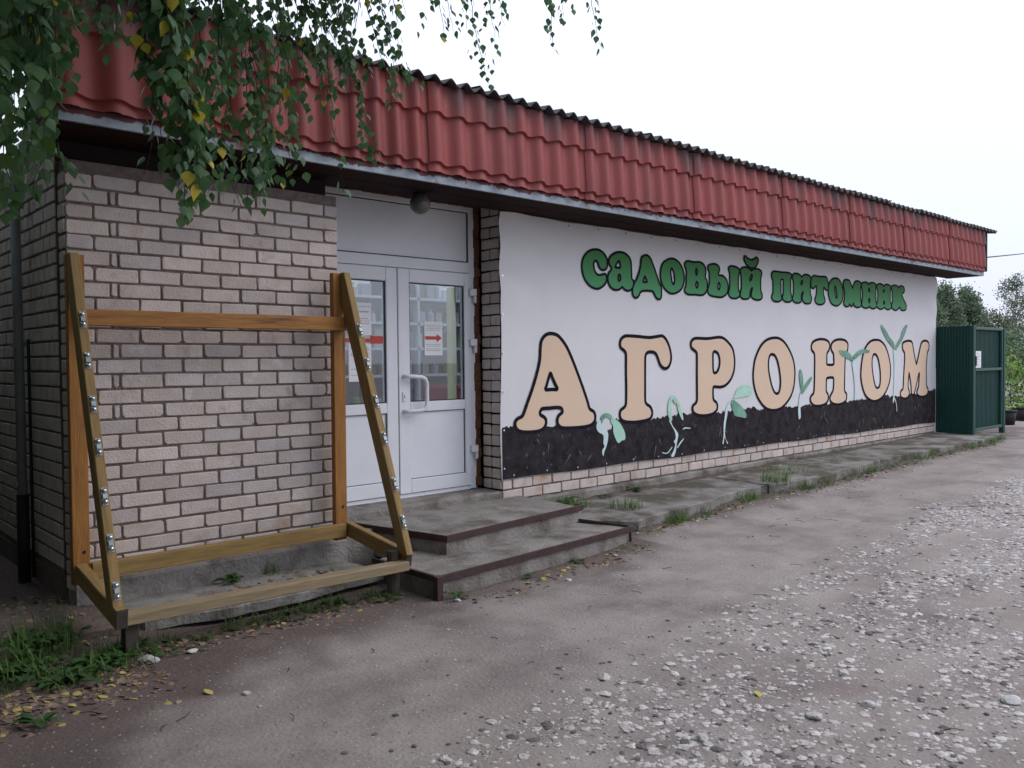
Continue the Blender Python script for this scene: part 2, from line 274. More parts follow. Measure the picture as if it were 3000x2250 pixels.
PRINT={'big':[[[636,1436,717,1421,789,1368,853,1298,926,1182,1000,1046,1075,901,1141,761,1169,693,1228,661,1252,617,1242,564,1187,528,1071,515,881,517,770,527,716,562,708,613,731,650,777,676,768,712,718,726,592,725,504,723,476,697,481,666,529,642,554,609,546,565,510,530,440,513,320,512,211,527,162,564,154,613,184,645,238,663,264,692,315,794,385,933,448,1086,479,1191,486,1285,499,1359,539,1409,583,1430],[618,1059,649,1008,684,950,711,902,630,902,550,903,564,941,591,1009]],[[1745,1428,1921,1425,2123,1415,2268,1428,2352,1435,2416,1402,2469,1337,2501,1264,2513,1192,2494,1133,2456,1090,2403,1078,2350,1095,2308,1134,2277,1193,2235,1245,2163,1261,2091,1252,2060,1213,2054,1073,2052,881,2054,734,2081,698,2137,670,2170,620,2167,575,2126,538,2014,522,1864,518,1717,532,1650,564,1634,615,1651,657,1709,686,1734,722,1740,890,1737,1046,1738,1233,1719,1268,1657,1305,1643,1345,1658,1388,1697,1416]],[[2975,1416,3207,1415,3425,1433,3537,1422,3649,1365,3729,1298,3764,1208,3772,1124,3751,1021,3682,926,3579,864,3467,845,3334,852,3318,827,3317,739,3333,695,3388,661,3405,616,3388,573,3311,536,3181,522,3043,530,2939,563,2910,614,2924,650,2981,681,3000,726,2998,947,2998,1235,2979,1263,2902,1302,2882,1345,2903,1391],[3347,1266,3413,1247,3448,1197,3455,1127,3434,1064,3390,1021,3341,1015,3322,1040,3316,1141,3318,1241]],[[4696,1441,4810,1432,4938,1384,5068,1277,5161,1155,5201,1018,5194,889,5160,768,5081,662,4950,573,4821,525,4657,513,4508,539,4398,596,4290,691,4225,796,4190,912,4191,1021,4220,1142,4280,1244,4364,1334,4473,1400,4584,1430],[4639,1230,4696,1217,4752,1164,4796,1077,4828,964,4841,864,4821,771,4783,729,4733,724,4682,749,4626,823,4577,936,4548,1035,4544,1133,4565,1198,4596,1224]],[[5914,1436,6049,1427,6138,1392,6161,1339,6138,1286,6084,1240,6077,1181,6077,1095,6118,1080,6242,1079,6284,1100,6281,1180,6270,1233,6214,1286,6200,1346,6242,1393,6339,1427,6481,1438,6625,1423,6698,1382,6705,1328,6684,1273,6633,1232,6623,1178,6612,1015,6605,838,6605,702,6664,659,6668,605,6642,558,6541,524,6398,513,6257,533,6181,576,6171,623,6201,662,6257,713,6278,786,6277,879,6243,900,6118,899,6070,884,6061,805,6064,713,6112,665,6121,611,6091,566,6010,530,5862,517,5717,529,5638,572,5615,618,5638,662,5703,698,5723,769,5732,962,5736,1182,5723,1240,5657,1285,5644,1337,5677,1388,5768,1421]],[[7617,1442,7759,1431,7903,1373,8013,1270,8087,1151,8129,1022,8129,902,8089,783,7998,673,7871,582,7728,532,7569,515,7413,544,7276,611,7191,713,7140,821,7120,928,7139,1065,7181,1194,7256,1308,7358,1385,7478,1429],[7583,1227,7654,1200,7707,1137,7752,1027,7776,908,7771,790,7736,728,7674,711,7612,732,7559,811,7515,929,7488,1046,7488,1139,7522,1208]],[[8753,1436,8892,1433,8953,1396,8994,1296,9056,1162,9114,1060,9169,1144,9240,1279,9302,1390,9364,1433,9469,1446,9586,1426,9626,1366,9609,1297,9556,1245,9536,1125,9516,1005,9518,833,9530,695,9584,642,9584,581,9521,532,9352,517,9206,539,9143,587,9163,646,9208,695,9224,797,9238,898,9213,907,9162,815,9101,698,9041,591,8991,559,8930,578,8909,695,8868,830,8827,922,8808,848,8789,740,8799,674,8839,622,8830,565,8761,525,8643,513,8526,542,8497,593,8525,641,8593,671,8611,770,8630,934,8657,1131,8653,1238,8588,1295,8568,1361,8606,1410]]],'green':[[[1271,2289,1341,2284,1404,2254,1446,2205,1453,2159,1438,2111,1395,2089,1353,2094,1321,2122,1304,2158,1277,2177,1249,2158,1245,2126,1258,2076,1289,2045,1331,2036,1380,2046,1416,2053,1434,2031,1440,1998,1422,1960,1379,1925,1316,1898,1246,1899,1178,1923,1123,1966,1090,2015,1071,2077,1071,2137,1092,2193,1133,2237,1195,2272]],[[1650,2292,1724,2286,1791,2255,1825,2209,1832,2147,1835,2074,1842,2026,1864,2008,1868,1970,1849,1930,1803,1903,1750,1901,1706,1918,1683,1933,1646,1910,1595,1898,1537,1904,1486,1935,1462,1976,1455,2018,1473,2066,1517,2111,1488,2147,1474,2184,1489,2223,1533,2257,1591,2282],[1631,2200,1649,2177,1652,2132,1612,2130,1575,2132,1590,2159],[1640,2060,1658,2040,1655,2011,1636,1995,1621,2009,1622,2042]],[[2076,2294,2123,2285,2163,2254,2194,2206,2234,2139,2274,2067,2306,2008,2338,1970,2342,1920,2341,1869,2321,1838,2288,1832,2248,1850,2216,1889,2192,1912,2104,1916,2018,1909,1979,1892,1955,1857,1924,1834,1893,1832,1859,1853,1848,1896,1856,1940,1880,1985,1918,2031,1957,2097,1985,2172,1993,2231,2013,2272],[2054,2066,2074,2045,2093,2011,2058,2007,2027,2008,2038,2038]],[[2540,2292,2624,2277,2693,2236,2740,2172,2761,2096,2743,2012,2691,1952,2613,1917,2537,1904,2470,1916,2395,1958,2347,2016,2327,2090,2335,2161,2373,2229,2448,2272],[2530,2184,2560,2155,2576,2105,2584,2049,2567,2012,2542,2021,2525,2071,2513,2132,2514,2167]],[[2815,2285,2948,2282,3056,2290,3128,2271,3170,2231,3179,2184,3169,2125,3201,2084,3208,2036,3200,1982,3163,1937,3099,1913,2963,1912,2839,1909,2778,1930,2765,1960,2791,2014,2798,2092,2799,2170,2775,2215,2769,2251],[2997,2209,3012,2184,3005,2152,2992,2140,2978,2166,2983,2198],[3000,2062,3023,2037,3018,2005,3000,1993,2982,2013,2987,2050]],[[3305,2286,3390,2287,3447,2261,3456,2223,3432,2184,3446,2166,3523,2162,3591,2128,3630,2075,3635,2015,3610,1958,3541,1919,3464,1905,3350,1908,3256,1920,3219,1951,3214,1988,3243,2043,3248,2113,3243,2183,3216,2229,3225,2262],[3441,2075,3465,2055,3460,2011,3441,1997,3422,2015,3425,2058]],[[3700,2289,3800,2287,3870,2267,3885,2234,3865,2188,3859,2127,3859,2026,3884,1982,3887,1949,3848,1916,3768,1904,3698,1910,3649,1944,3649,1982,3671,2033,3672,2138,3665,2204,3645,2247,3660,2275]],[[3900,2252,3952,2287,4044,2296,4117,2281,4149,2263,4201,2286,4297,2293,4372,2272,4389,2238,4367,2190,4361,2097,4366,2023,4393,1983,4393,1937,4339,1911,4253,1908,4169,1927,4142,1960,4158,2018,4169,2053,4137,2029,4111,1970,4106,1930,4043,1908,3950,1909,3899,1938,3904,1983,3922,2040,3922,2153,3910,2208],[4159,2212,4169,2190,4138,2148,4111,2141,4117,2175,4138,2205]],[[4014,2432,4065,2410,4138,2396,4212,2413,4265,2434,4308,2411,4297,2370,4244,2315,4170,2293,4086,2304,4024,2339,3983,2387,3988,2419]],[[4689,2291,4865,2290,5018,2295,5104,2281,5122,2255,5100,2214,5096,2142,5100,2045,5113,2001,5130,1962,5104,1925,5035,1911,4949,1915,4898,1939,4885,1973,4907,2018,4908,2106,4907,2189,4877,2196,4852,2186,4849,2103,4852,2016,4868,1973,4864,1937,4822,1914,4747,1904,4664,1914,4627,1945,4627,1979,4652,2015,4656,2093,4652,2170,4627,2203,4619,2246,4640,2273]],[[5192,2295,5280,2296,5351,2278,5378,2257,5433,2287,5514,2299,5597,2286,5629,2258,5615,2207,5611,2143,5616,2051,5643,2002,5643,1956,5606,1918,5524,1908,5451,1917,5405,1946,5396,1987,5414,2042,5419,2065,5378,2031,5365,1990,5374,1954,5351,1922,5271,1907,5192,1915,5143,1945,5143,1980,5165,2030,5165,2119,5161,2182,5135,2234,5148,2270],[5392,2213,5405,2191,5383,2162,5360,2157,5365,2189]],[[5718,2298,5850,2294,6042,2301,6091,2271,6115,2216,6120,2160,6101,2116,6042,2123,5994,2153,5979,2134,5979,2068,6004,2018,6023,1976,5994,1933,5917,1911,5822,1912,5756,1938,5737,1979,5765,2021,5784,2082,5779,2156,5746,2150,5699,2120,5643,2135,5625,2180,5634,2236,5662,2278]],[[6337,2299,6414,2293,6486,2250,6535,2179,6554,2096,6540,2010,6476,1947,6382,1912,6294,1914,6218,1935,6164,1979,6126,2045,6115,2116,6133,2189,6179,2248,6250,2286],[6326,2184,6350,2138,6365,2087,6376,2035,6354,2021,6326,2054,6310,2115,6304,2162]],[[6650,2296,6741,2291,6787,2256,6822,2215,6851,2185,6880,2234,6927,2280,7009,2298,7092,2286,7122,2253,7104,2197,7105,2089,7115,2007,7129,1970,7112,1931,7034,1912,6951,1914,6893,1939,6875,1971,6846,1927,6811,1920,6771,1945,6748,1950,6731,1920,6673,1910,6605,1923,6571,1959,6594,2002,6605,2066,6593,2145,6565,2202,6565,2249,6593,2282]],[[7224,2294,7322,2291,7365,2266,7408,2290,7507,2301,7595,2287,7614,2251,7608,2195,7609,2111,7609,2027,7641,1984,7628,1939,7547,1911,7447,1915,7391,1941,7373,1924,7275,1909,7178,1923,7141,1954,7153,2009,7165,2091,7159,2173,7134,2226,7146,2270],[7381,2211,7398,2190,7390,2162,7371,2161,7361,2188],[7384,2063,7403,2041,7397,2002,7378,1996,7366,2029]],[[7735,2297,7837,2291,7883,2265,7928,2293,8020,2301,8106,2289,8140,2256,8120,2203,8114,2123,8121,2031,8155,1992,8148,1946,8075,1917,7983,1917,7911,1943,7872,1925,7775,1910,7686,1924,7641,1956,7660,2013,7678,2103,7671,2193,7639,2236,7652,2276],[7890,2215,7903,2193,7877,2174,7866,2197],[7904,2039,7917,2017,7898,1994,7875,1999,7884,2027]],[[8260,2305,8369,2297,8417,2270,8465,2299,8534,2305,8618,2286,8639,2240,8612,2203,8549,2183,8563,2142,8620,2080,8690,2030,8712,1983,8691,1935,8593,1917,8509,1929,8454,1968,8413,1938,8317,1911,8222,1925,8168,1958,8168,1998,8195,2051,8187,2137,8180,2206,8153,2251,8180,2287]]],'sprout':[[[1295,566,1272,536,1267,495,1294,453,1356,423,1375,401,1370,333,1386,296,1354,267,1350,231,1369,201,1381,239,1409,284,1433,339,1446,417,1419,465,1364,495,1341,522,1334,564],[1334,553,1338,605,1381,634,1436,636,1491,613,1515,580,1491,566,1451,589,1404,591,1365,562,1345,527],[1491,576,1531,579,1619,532,1676,470,1712,404,1707,346,1658,339,1601,316,1553,373,1522,443,1522,501,1491,539]],[[2495,511,2522,452,2606,373,2634,332,2605,242,2595,192,2576,131,2538,94,2501,109,2548,167,2576,233,2549,264,2586,301,2568,376,2503,454,2467,501],[2462,535,2445,626,2468,726,2524,780,2580,767,2646,691,2702,597,2730,498,2701,499,2636,600,2608,681,2570,688,2533,735,2505,691,2514,583,2522,509,2495,499],[2710,384,2749,410,2865,397,2865,389,2758,395],[2604,191,2671,255,2738,290,2728,276,2680,237,2623,190],[2336,162,2427,151,2511,210,2520,203,2437,142,2345,150]],[[3729,699,3667,676,3605,615,3570,572,3553,489,3530,392,3526,255,3504,169,3525,167,3551,243,3603,161,3621,164,3560,253,3570,390,3605,496,3623,569,3667,632,3711,679],[3685,671,3738,683,3827,645,3917,596,3990,537,4027,485,4009,450,3890,466,3773,488,3737,529,3702,600],[3738,698,3774,747,3810,800,3900,843,4010,855,4121,832,4163,790,4149,744,4084,716,3973,710,3845,704]],[[5342,713,5379,697,5342,595,5342,491,5349,386,5298,367,5283,493,5305,611],[5342,1033,5394,965,5416,860,5416,786,5364,757,5327,862,5313,952],[5357,735,5416,778,5520,858,5641,926,5649,892,5550,804,5431,718,5364,690]],[[6861,1135,6936,1142,6951,1079,6959,941,6953,733,6976,565,6908,568,6915,734,6877,942,6832,1081],[6431,1286,6510,1283,6669,1266,6787,1225,6846,1177,6891,1149,6846,1122,6757,1150,6611,1178,6496,1212,6439,1253],[6891,1165,6876,1197,7006,1263,7139,1296,7306,1293,7401,1278,7374,1247,7205,1240,7022,1195,6948,1158]],[[8226,1295,8348,1303,8339,1222,8312,1101,8285,859,8277,697,8259,576,8278,519,8222,457,8212,497,8230,577,8248,779,8256,1021,8235,1222],[7784,1679,7865,1649,7974,1580,8085,1494,8215,1423,8310,1343,8348,1295,8273,1287,8160,1351,8012,1429,7884,1531,7793,1624],[8741,1696,8732,1650,8615,1508,8500,1401,8367,1319,8329,1327,8366,1400,8499,1491,8537,1573,8653,1665],[8259,536,8297,486,8335,411,8351,321,8366,320,8354,410,8316,493,8278,535]]],'soil':[[[-17,575,113,583,373,555,627,543,1030,555,1278,565,1323,448,1491,451,1573,570,1877,521,2220,535,2444,549,2727,558,2896,557,3406,547,3680,555,4070,557,4179,565,4321,541,4933,540,5239,526,5549,535,6054,528,6686,535,6954,560,7263,553,7975,578,8372,559,9051,584,9620,600,9881,615]]]}
STR=[(-4.48,-2.8,2.36,-4.49,-2.81,1.64),(-4.53,-2.89,2.32,-4.53,-2.91,1.67),(-4.44,-2.7,2.41,-4.44,-2.73,1.66),(-4.45,-2.83,2.36,-4.44,-2.85,1.85),(-4.37,-2.63,2.46,-4.38,-2.65,1.72),(-4.37,-2.76,2.41,-4.37,-2.79,1.74),(-4.45,-2.97,2.32,-4.43,-3.0,1.79),(-4.34,-2.79,2.41,-4.34,-2.81,1.83),(-4.38,-2.88,2.36,-4.38,-2.91,1.92),(-4.5,-2.92,2.32,-4.5,-2.94,1.72),(-4.29,-2.7,2.46,-4.29,-2.71,2.06),(-4.36,-2.49,2.51,-4.38,-2.51,1.78),(-4.38,-2.75,2.41,-4.41,-2.75,1.95),(-4.49,-2.79,2.36,-4.48,-2.82,1.86),(-4.18,-2.39,2.6,-4.17,-2.4,2.38),(-4.14,-2.42,2.6,-4.15,-2.42,2.4),(-4.05,-2.23,2.69,-4.02,-2.27,2.37),(-4.04,-2.38,2.64,-4.03,-2.4,2.41),(-4.14,-2.97,2.41,-4.12,-3.01,1.95),(-4.11,-3.0,2.41,-4.06,-3.07,1.88),(-4.09,-3.02,2.41,-4.06,-3.08,1.62),(-4.08,-2.96,2.43,-4.01,-3.05,1.69),(-4.03,-2.94,2.45,-4.01,-2.99,1.65),(-4.13,-2.98,2.41,-4.08,-3.05,1.79),(-4.08,-3.03,2.41,-4.02,-3.11,1.73),(-4.15,-2.96,2.41,-4.15,-2.98,2.06),(-4.01,-2.95,2.45,-3.97,-3.02,1.86),(-4.02,-3.02,2.43,-4.03,-3.03,1.72),(-4.0,-2.55,2.6,-4.0,-2.58,1.86),(-4.13,-3.12,2.36,-4.1,-3.16,1.95),(-3.84,-2.7,2.59,-3.75,-2.81,1.73),(-3.81,-2.72,2.59,-3.79,-2.76,1.93),(-3.73,-2.66,2.64,-3.69,-2.73,1.77),(-3.68,-2.57,2.69,-3.61,-2.67,1.86),(-3.64,-2.61,2.69,-3.55,-2.71,1.89),(-3.66,-2.73,2.64,-3.66,-2.76,1.77),(-3.54,-2.56,2.73,-3.47,-2.66,1.91),(-3.75,-2.78,2.59,-3.77,-2.79,2.05),(-3.5,-2.6,2.73,-3.5,-2.62,2.06),(-3.79,-2.74,2.59,-3.83,-2.73,2.07),(-3.56,-2.68,2.69,-3.52,-2.73,2.12),(-3.63,-2.62,2.69,-3.57,-2.69,1.98),(-3.31,-2.36,2.87,-3.27,-2.42,2.32),(-3.27,-2.4,2.87,-3.22,-2.46,2.42),(-3.12,-2.26,2.97,-3.01,-2.38,2.42),(-3.14,-2.37,2.92,-3.01,-2.52,2.07),(-3.08,-2.43,2.92,-2.98,-2.55,2.08),(-3.0,-2.37,2.96,-2.88,-2.5,2.34),(-2.94,-2.43,2.96,-2.87,-2.51,2.4),(-3.09,-2.29,2.97,-3.05,-2.36,1.96),(-3.23,-2.29,2.92,-3.16,-2.38,2.27),(-2.77,-2.3,3.06,-2.74,-2.35,2.64),(-2.97,-2.4,2.96,-3.07,-2.32,2.4),(-3.39,-2.42,2.83,-3.34,-2.48,2.48),(-3.25,-2.41,2.87,-3.28,-2.4,2.56),(-3.06,-2.31,2.96,-3.1,-2.29,2.61),(-3.0,-2.37,2.96,-3.02,-2.36,2.59),(-2.85,-2.37,3.01,-2.83,-2.4,2.67),(-2.59,-2.19,3.15,-2.58,-2.21,2.92),(-2.3,-2.04,3.29,-2.26,-2.1,2.88),(-2.25,-2.09,3.29,-2.22,-2.13,2.94),(-2.19,-2.15,3.29,-2.17,-2.18,2.96),(-2.16,-2.18,3.29,-2.08,-2.27,2.64),(-2.04,-2.15,3.33,-1.99,-2.21,2.88),(-1.96,-2.22,3.33,-1.95,-2.24,3.01),(-1.76,-2.41,3.33,-1.75,-2.43,2.87),(-1.72,-2.44,3.33,-1.71,-2.46,3.05),(-1.53,-2.48,3.37,-1.49,-2.54,2.91),(-1.78,-2.39,3.33,-1.75,-2.42,3.08)]

# ------------------------------------------------------------------ ground
def sst(a, b, x):
    t = max(0, min(1, (x-a)/(b-a))); return t*t*(3-2*t)
def gz(x, y):
    z = -.36 + .0165*max(0, min(12, x+.5))
    z += .12*sst(-3.0, -3.75, x)*sst(-1.15, -.3, y)
    z += .03*sst(.1, .6, x)*sst(-1.7, -1.15, y)*sst(6, 2, x)-.02*sst(-1.25, -1.0, y)*sst(.4, .9, x)
    if x < 20 and -12 < y < 6 and x > -12:
        z += .016*noise.noise((x*.9, y*.9, 3))+.007*noise.noise((x*4, y*4, 1))*sst(-.3, -1.6, y)+.024*noise.noise((x*.45, y*1.3, 7))*sst(-2.0, -2.8, y)+.010*abs(noise.noise((x*2.1+y, y*5, 4)))*sst(-1.8, -2.6, y)+.0045*noise.noise((x*11, y*11, 6))
    return z
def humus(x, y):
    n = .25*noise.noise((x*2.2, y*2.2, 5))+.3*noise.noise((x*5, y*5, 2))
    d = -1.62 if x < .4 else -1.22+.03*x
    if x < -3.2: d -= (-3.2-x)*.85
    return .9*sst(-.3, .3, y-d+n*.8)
xs = [-400, -200, -90, -45, -25, -16, -12, -10]+list(np.arange(-9, -5, .1))+list(np.arange(-5, 5.5, .045))+list(np.arange(5.5, 13, .1))+list(np.arange(13, 19, .4))+[20, 22, 26, 32, 42, 60, 90, 150, 260, 450, 900]
ys = [-400, -200, -90, -45, -25, -16, -12, -10, -9]+list(np.arange(-8, -5.2, .1))+list(np.arange(-5.2, -.9, .045))+list(np.arange(-.9, 1.2, .1))+[1.5, 2, 3, 4, 6, 9, 13, 19, 28, 42, 65, 100, 170, 300, 600]
v = [(x, y, gz(x, y)) for y in ys for x in xs]; nx = len(xs)
f = [(j*nx+i, j*nx+i+1, (j+1)*nx+i+1, (j+1)*nx+i) for j in range(len(ys)-1) for i in range(nx-1)]
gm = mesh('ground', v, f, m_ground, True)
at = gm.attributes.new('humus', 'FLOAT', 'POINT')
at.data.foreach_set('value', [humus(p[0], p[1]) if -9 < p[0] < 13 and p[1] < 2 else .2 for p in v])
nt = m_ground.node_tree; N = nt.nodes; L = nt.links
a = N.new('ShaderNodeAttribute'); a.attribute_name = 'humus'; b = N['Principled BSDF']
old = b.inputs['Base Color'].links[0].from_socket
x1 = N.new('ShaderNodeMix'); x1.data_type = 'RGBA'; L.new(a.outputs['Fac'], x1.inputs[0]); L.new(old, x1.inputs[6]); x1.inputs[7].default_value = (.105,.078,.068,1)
vo = N.new('ShaderNodeTexVoronoi'); vo.inputs['Scale'].default_value = 42; ge = N.new('ShaderNodeNewGeometry'); L.new(ge.outputs['Position'], vo.inputs['Vector'])
r1 = N.new('ShaderNodeMapRange'); r1.inputs[1].default_value = .26; r1.inputs[2].default_value = .16; L.new(vo.outputs['Distance'], r1.inputs[0])
sp = N.new('ShaderNodeSeparateColor'); L.new(vo.outputs['Color'], sp.inputs[0])
r2 = N.new('ShaderNodeMapRange'); r2.inputs[1].default_value = .80; r2.inputs[2].default_value = .86; L.new(sp.outputs[0], r2.inputs[0])
mu = N.new('ShaderNodeMath'); mu.operation = 'MULTIPLY'; L.new(r1.outputs[0], mu.inputs[0]); L.new(r2.outputs[0], mu.inputs[1])
x2 = N.new('ShaderNodeMix'); x2.data_type = 'RGBA'; L.new(mu.outputs[0], x2.inputs[0]); L.new(x1.outputs[2], x2.inputs[6]); x2.inputs[7].default_value = (.40,.38,.37,1)
mp_ = N.new('ShaderNodeMapping'); mp_.inputs['Scale'].default_value = (.30, 1.7, 1); mp_.inputs['Rotation'].default_value = (0, 0, -.06); L.new(ge.outputs['Position'], mp_.inputs[0])
nz_ = N.new('ShaderNodeTexNoise'); nz_.inputs['Scale'].default_value = 1.6; nz_.inputs['Detail'].default_value = 6; nz_.inputs['Roughness'].default_value = .65; L.new(mp_.outputs[0], nz_.inputs['Vector'])
mr_ = N.new('ShaderNodeMapRange'); mr_.inputs[1].default_value = .32; mr_.inputs[2].default_value = .68; mr_.inputs[3].default_value = .88; mr_.inputs[4].default_value = 1.12; L.new(nz_.outputs[0], mr_.inputs[0])
hs_ = N.new('ShaderNodeHueSaturation'); L.new(mr_.outputs[0], hs_.inputs['Value']); L.new(x2.outputs[2], hs_.inputs['Color'])   # dusty wheel lanes along the yard
L.new(hs_.outputs[0], b.inputs['Base Color'])
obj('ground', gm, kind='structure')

# ------------------------------------------------------------------ shop building
shop = thing('shop_building', (-1.8, -.2, -.3), 'single storey pale brick shop with red metal tile fascia and white double door', 'building')
def brick_mesh(w_, h, d, seed, mt, cut=.007):
    r = random.Random(seed); m = MB()
    def ring(ww, hh, y, c):
        cs = [c*(r.uniform(.4, 1.5) if r.random() < .9 else r.uniform(1.6, 2.6)) for _ in range(4)]
        X, Z = ww/2, hh/2; j = lambda: r.uniform(-.0025, .0025)
        return [(-X+cs[0]+j(), y, -Z+j()), (X-cs[1]+j(), y, -Z+j()), (X+j(), y, -Z+cs[1]), (X+j(), y, Z-cs[2]), (X-cs[2]+j(), y, Z+j()), (-X+cs[3]+j(), y, Z+j()), (-X+j(), y, Z-cs[3]), (-X+j(), y, -Z+cs[0])]
    a = ring(w_, h, 0, cut); bb = [(p[0], -d+.005, p[2]) for p in a]
    c = [(p[0]*(1-.008/w_), -d+r.uniform(-.001, .001), p[2]*(1-.008/h)) for p in a]
    m.add(a+bb+c, [(i, (i+1) % 8, (i+1) % 8+8, i+8) for i in range(8)]+[(i+8, (i+1) % 8+8, (i+1) % 8+16, i+16) for i in range(8)]+[tuple(range(16, 24))])
    return m.mesh('brick', mt)
BR = {}
def brick(parent, x0, x1, zc, y, h, mt=m_brick, facing='front', xface=0, proud=.0055):
    w_ = x1-x0-.013; key = (round(w_/.03), mt.name, random.randint(0, 4), round(h, 3))
    if key not in BR: BR[key] = (brick_mesh(w_, h, .05, hash(key) % 9999, mt), w_)
    m, w0 = BR[key]
    pr = proud+random.uniform(-.0025, .0025)
    if facing == 'front':
        Mx = Matrix.Translation(((x0+x1)/2+random.uniform(-.002, .002), y+.05-pr, zc+random.uniform(-.0025, .0025)))
    else:
        Mx = Matrix.Translation((xface+.05-pr, (x0+x1)/2, zc+random.uniform(-.0025, .0025))) @ Matrix.Rotation(-math.pi/2, 4, 'Z')
    Mx = Mx @ Matrix.Rotation(random.uniform(-.006, .006), 4, 'Y') @ Matrix.Diagonal((w_/w0, 1, 1, 1))
    return obj('brick', m, parent, Mx)
# --- projecting front wall left of the door
YL, XL, XR, CP = -.255, -3.655, -1.82, .0926
fw = MB().box(XL+.008, XR-.008, YL+.006, YL+.30, -.17, 2.395).obj('front_wall', m_mortar, shop)
for k in range(-2, 26):
    z0 = .0126+CP*k; zc = z0+CP/2
    if z0+CP > 2.42: break
    xsj = []
    if k >= 9:
        if k % 2 == 0: xsj = [XL, -3.498]+[-3.498+.26*n for n in range(1, 9)]
        else: xsj = [XL, -3.407, -3.362]+[-3.362+.26*n for n in range(1, 9)]
    else:
        x0 = -2.594-.26*4 if k % 2 else -2.493-.26*4
        xsj = [XL]+[x0+.26*n for n in range(0, 9)]
        if xsj[1]-xsj[0] < .05: xsj.pop(1)
    xsj = [x for x in xsj if x < XR-.04]+[XR]
    for a, b_ in zip(xsj[:-1], xsj[1:]):
        brick(fw, a, b_, zc, YL, CP-.014, m_brick if k > 1 else m_brick_low)
# end face of that wall and the side wall
for k in range(-2, 26):
    z0 = .0126+CP*k
    if z0+CP > 2.42: break
    brick(fw, YL+.004, YL+.125, z0+CP/2, 0, CP-.014, m_brick, 'side', XL, .004)
sw = MB().box(-3.664, -3.45, YL+.14, 6, -.5, 2.52).obj('side_wall', m_mortar, shop)
mb = MB(); rr = random.Random(5)
for k in range(-1, 26):
    zc = .03+CP*k+CP/2; y = YL+.137-(.065 if k % 2 else 0)
    while y < 4.2:
        wd = .12 if rr.random() < .85 else .25
        a, b_ = max(y, YL+.137)+.005, y+wd; y += wd+.012
        if b_-a < .02: continue
        mb.box(-3.672+rr.uniform(-.002, .002), -3.62, a, b_, zc-CP/2+.008+rr.uniform(-.002, .002), zc+CP/2-.007)
mb.obj('brick_facing', m_brick, sw, bevel=.004, kind='stuff')
# plinth under the front wall
def rough_box(name, x0, x1, y0, y1, z0, z1, mt, parent, n=40, amp=.008, seed=1, M=None, **kw):
    m = MB(); r = random.Random(seed); ring = []
    for i in range(n+1):
        x = x0+(x1-x0)*i/n
        a = amp*noise.noise((x*5, seed, 0)); c = amp*noise.noise((x*7, seed, 4)); e = amp*noise.noise((x*11, seed, 9))
        ring.append([(x, y1, z0), (x, y0+c*.6, z0), (x, y0+c, z1-.02+e*.4), (x, y0+.012+c+e*.5, z1+a*.6), (x, (y0+y1)/2, z1+a*.5), (x, y1, z1)])
    v = [p for q in ring for p in q]; f = []
    for i in range(n):
        for j in range(6): f.append((i*6+j, i*6+(j+1) % 6, (i+1)*6+(j+1) % 6, (i+1)*6+j))
    f += [(5,4,3,2,1,0), tuple(n*6+j for j in range(6))]
    m.add(v, f); return m.obj(name, mt, parent, **kw)
rough_box('plinth', XL+.01, XR+.02, YL-.035, YL+.2, -.55, -.118, m_conc_l, shop, 40, .012, 3)
rough_box('plinth', -.02, 9.95, -.055, .1, -.45, -.103, m_conc, shop, 120, .018, 8)
MB().box(-3.672, -3.5, YL+.16, 6, -.6, -.10).obj('plinth', m_dirtwall, shop)
# --- base courses and hidden wall behind the banner
bw = MB().box(.006, 9.93, .006, .35, -.1, 2.66).obj('banner_wall', m_mortar, shop)
bits = []
for row in (0, 1):
    x = .125 if row else .255
    js = [0.0]+[x+.26*n for n in range(0, 38)]
    js = [q for q in js if q < 9.86]+[9.93]
    for i, (a, b_) in enumerate(zip(js[:-1], js[1:])):
        if i < 30: brick(bw, a, b_, -.05+.1*row, 0, .086, m_brick_low)
        else: bits.append((a, b_, -.05+.1*row))
mb = MB()
for a, b_, zc in bits: mb.box(a+.006, b_-.006, -.008, .05, zc-.043, zc+.043)
mb.obj('brick_facing', m_brick_low, bw, bevel=.005, kind='stuff')
MB().box(9.70, 9.93, .36, 6, -.4, 2.66).obj('end_wall', m_brick, shop)
# door pier return
pier = MB().box(.006, .05, .008, .40, -.1, 2.66).obj('door_pier', m_mortar, shop)
for k in range(0, 27):
    zc = -.05+.1*k
    if k > 9 and k % 2: brick(pier, .004, .256, zc, 0, .086, m_brick, 'side', 0, .006)
    else:
        brick(pier, .004, .134, zc, 0, .086, m_brick if k > 3 else m_brick_low, 'side', 0, .006)
        brick(pier, .134, .262, zc, 0, .086, m_brick if k > 9 else m_brick_low, 'side', 0, .004 if k > 9 else .002)
# lintel and foam seams round the door
MB().box(-1.9, .05, .22, .5, 2.63, 2.85).box(-1.9, .05, .05, .22, 2.70, 2.85).obj('lintel', m_soffit, shop)
mb = MB()
for i in range(30):
    z = .02+i*.088; mb.box(-.052-random.uniform(0, .012), .01, .290+random.uniform(-.012, .012), .36, z, z+.089)
for i in range(22):
    x = -1.83+i*.082; mb.box(x, x+.083, .285+random.uniform(-.015, .015), .36, 2.59, 2.64+random.uniform(-.01, .02))
mb.obj('foam_seam', m_foam, shop, bevel=.006)
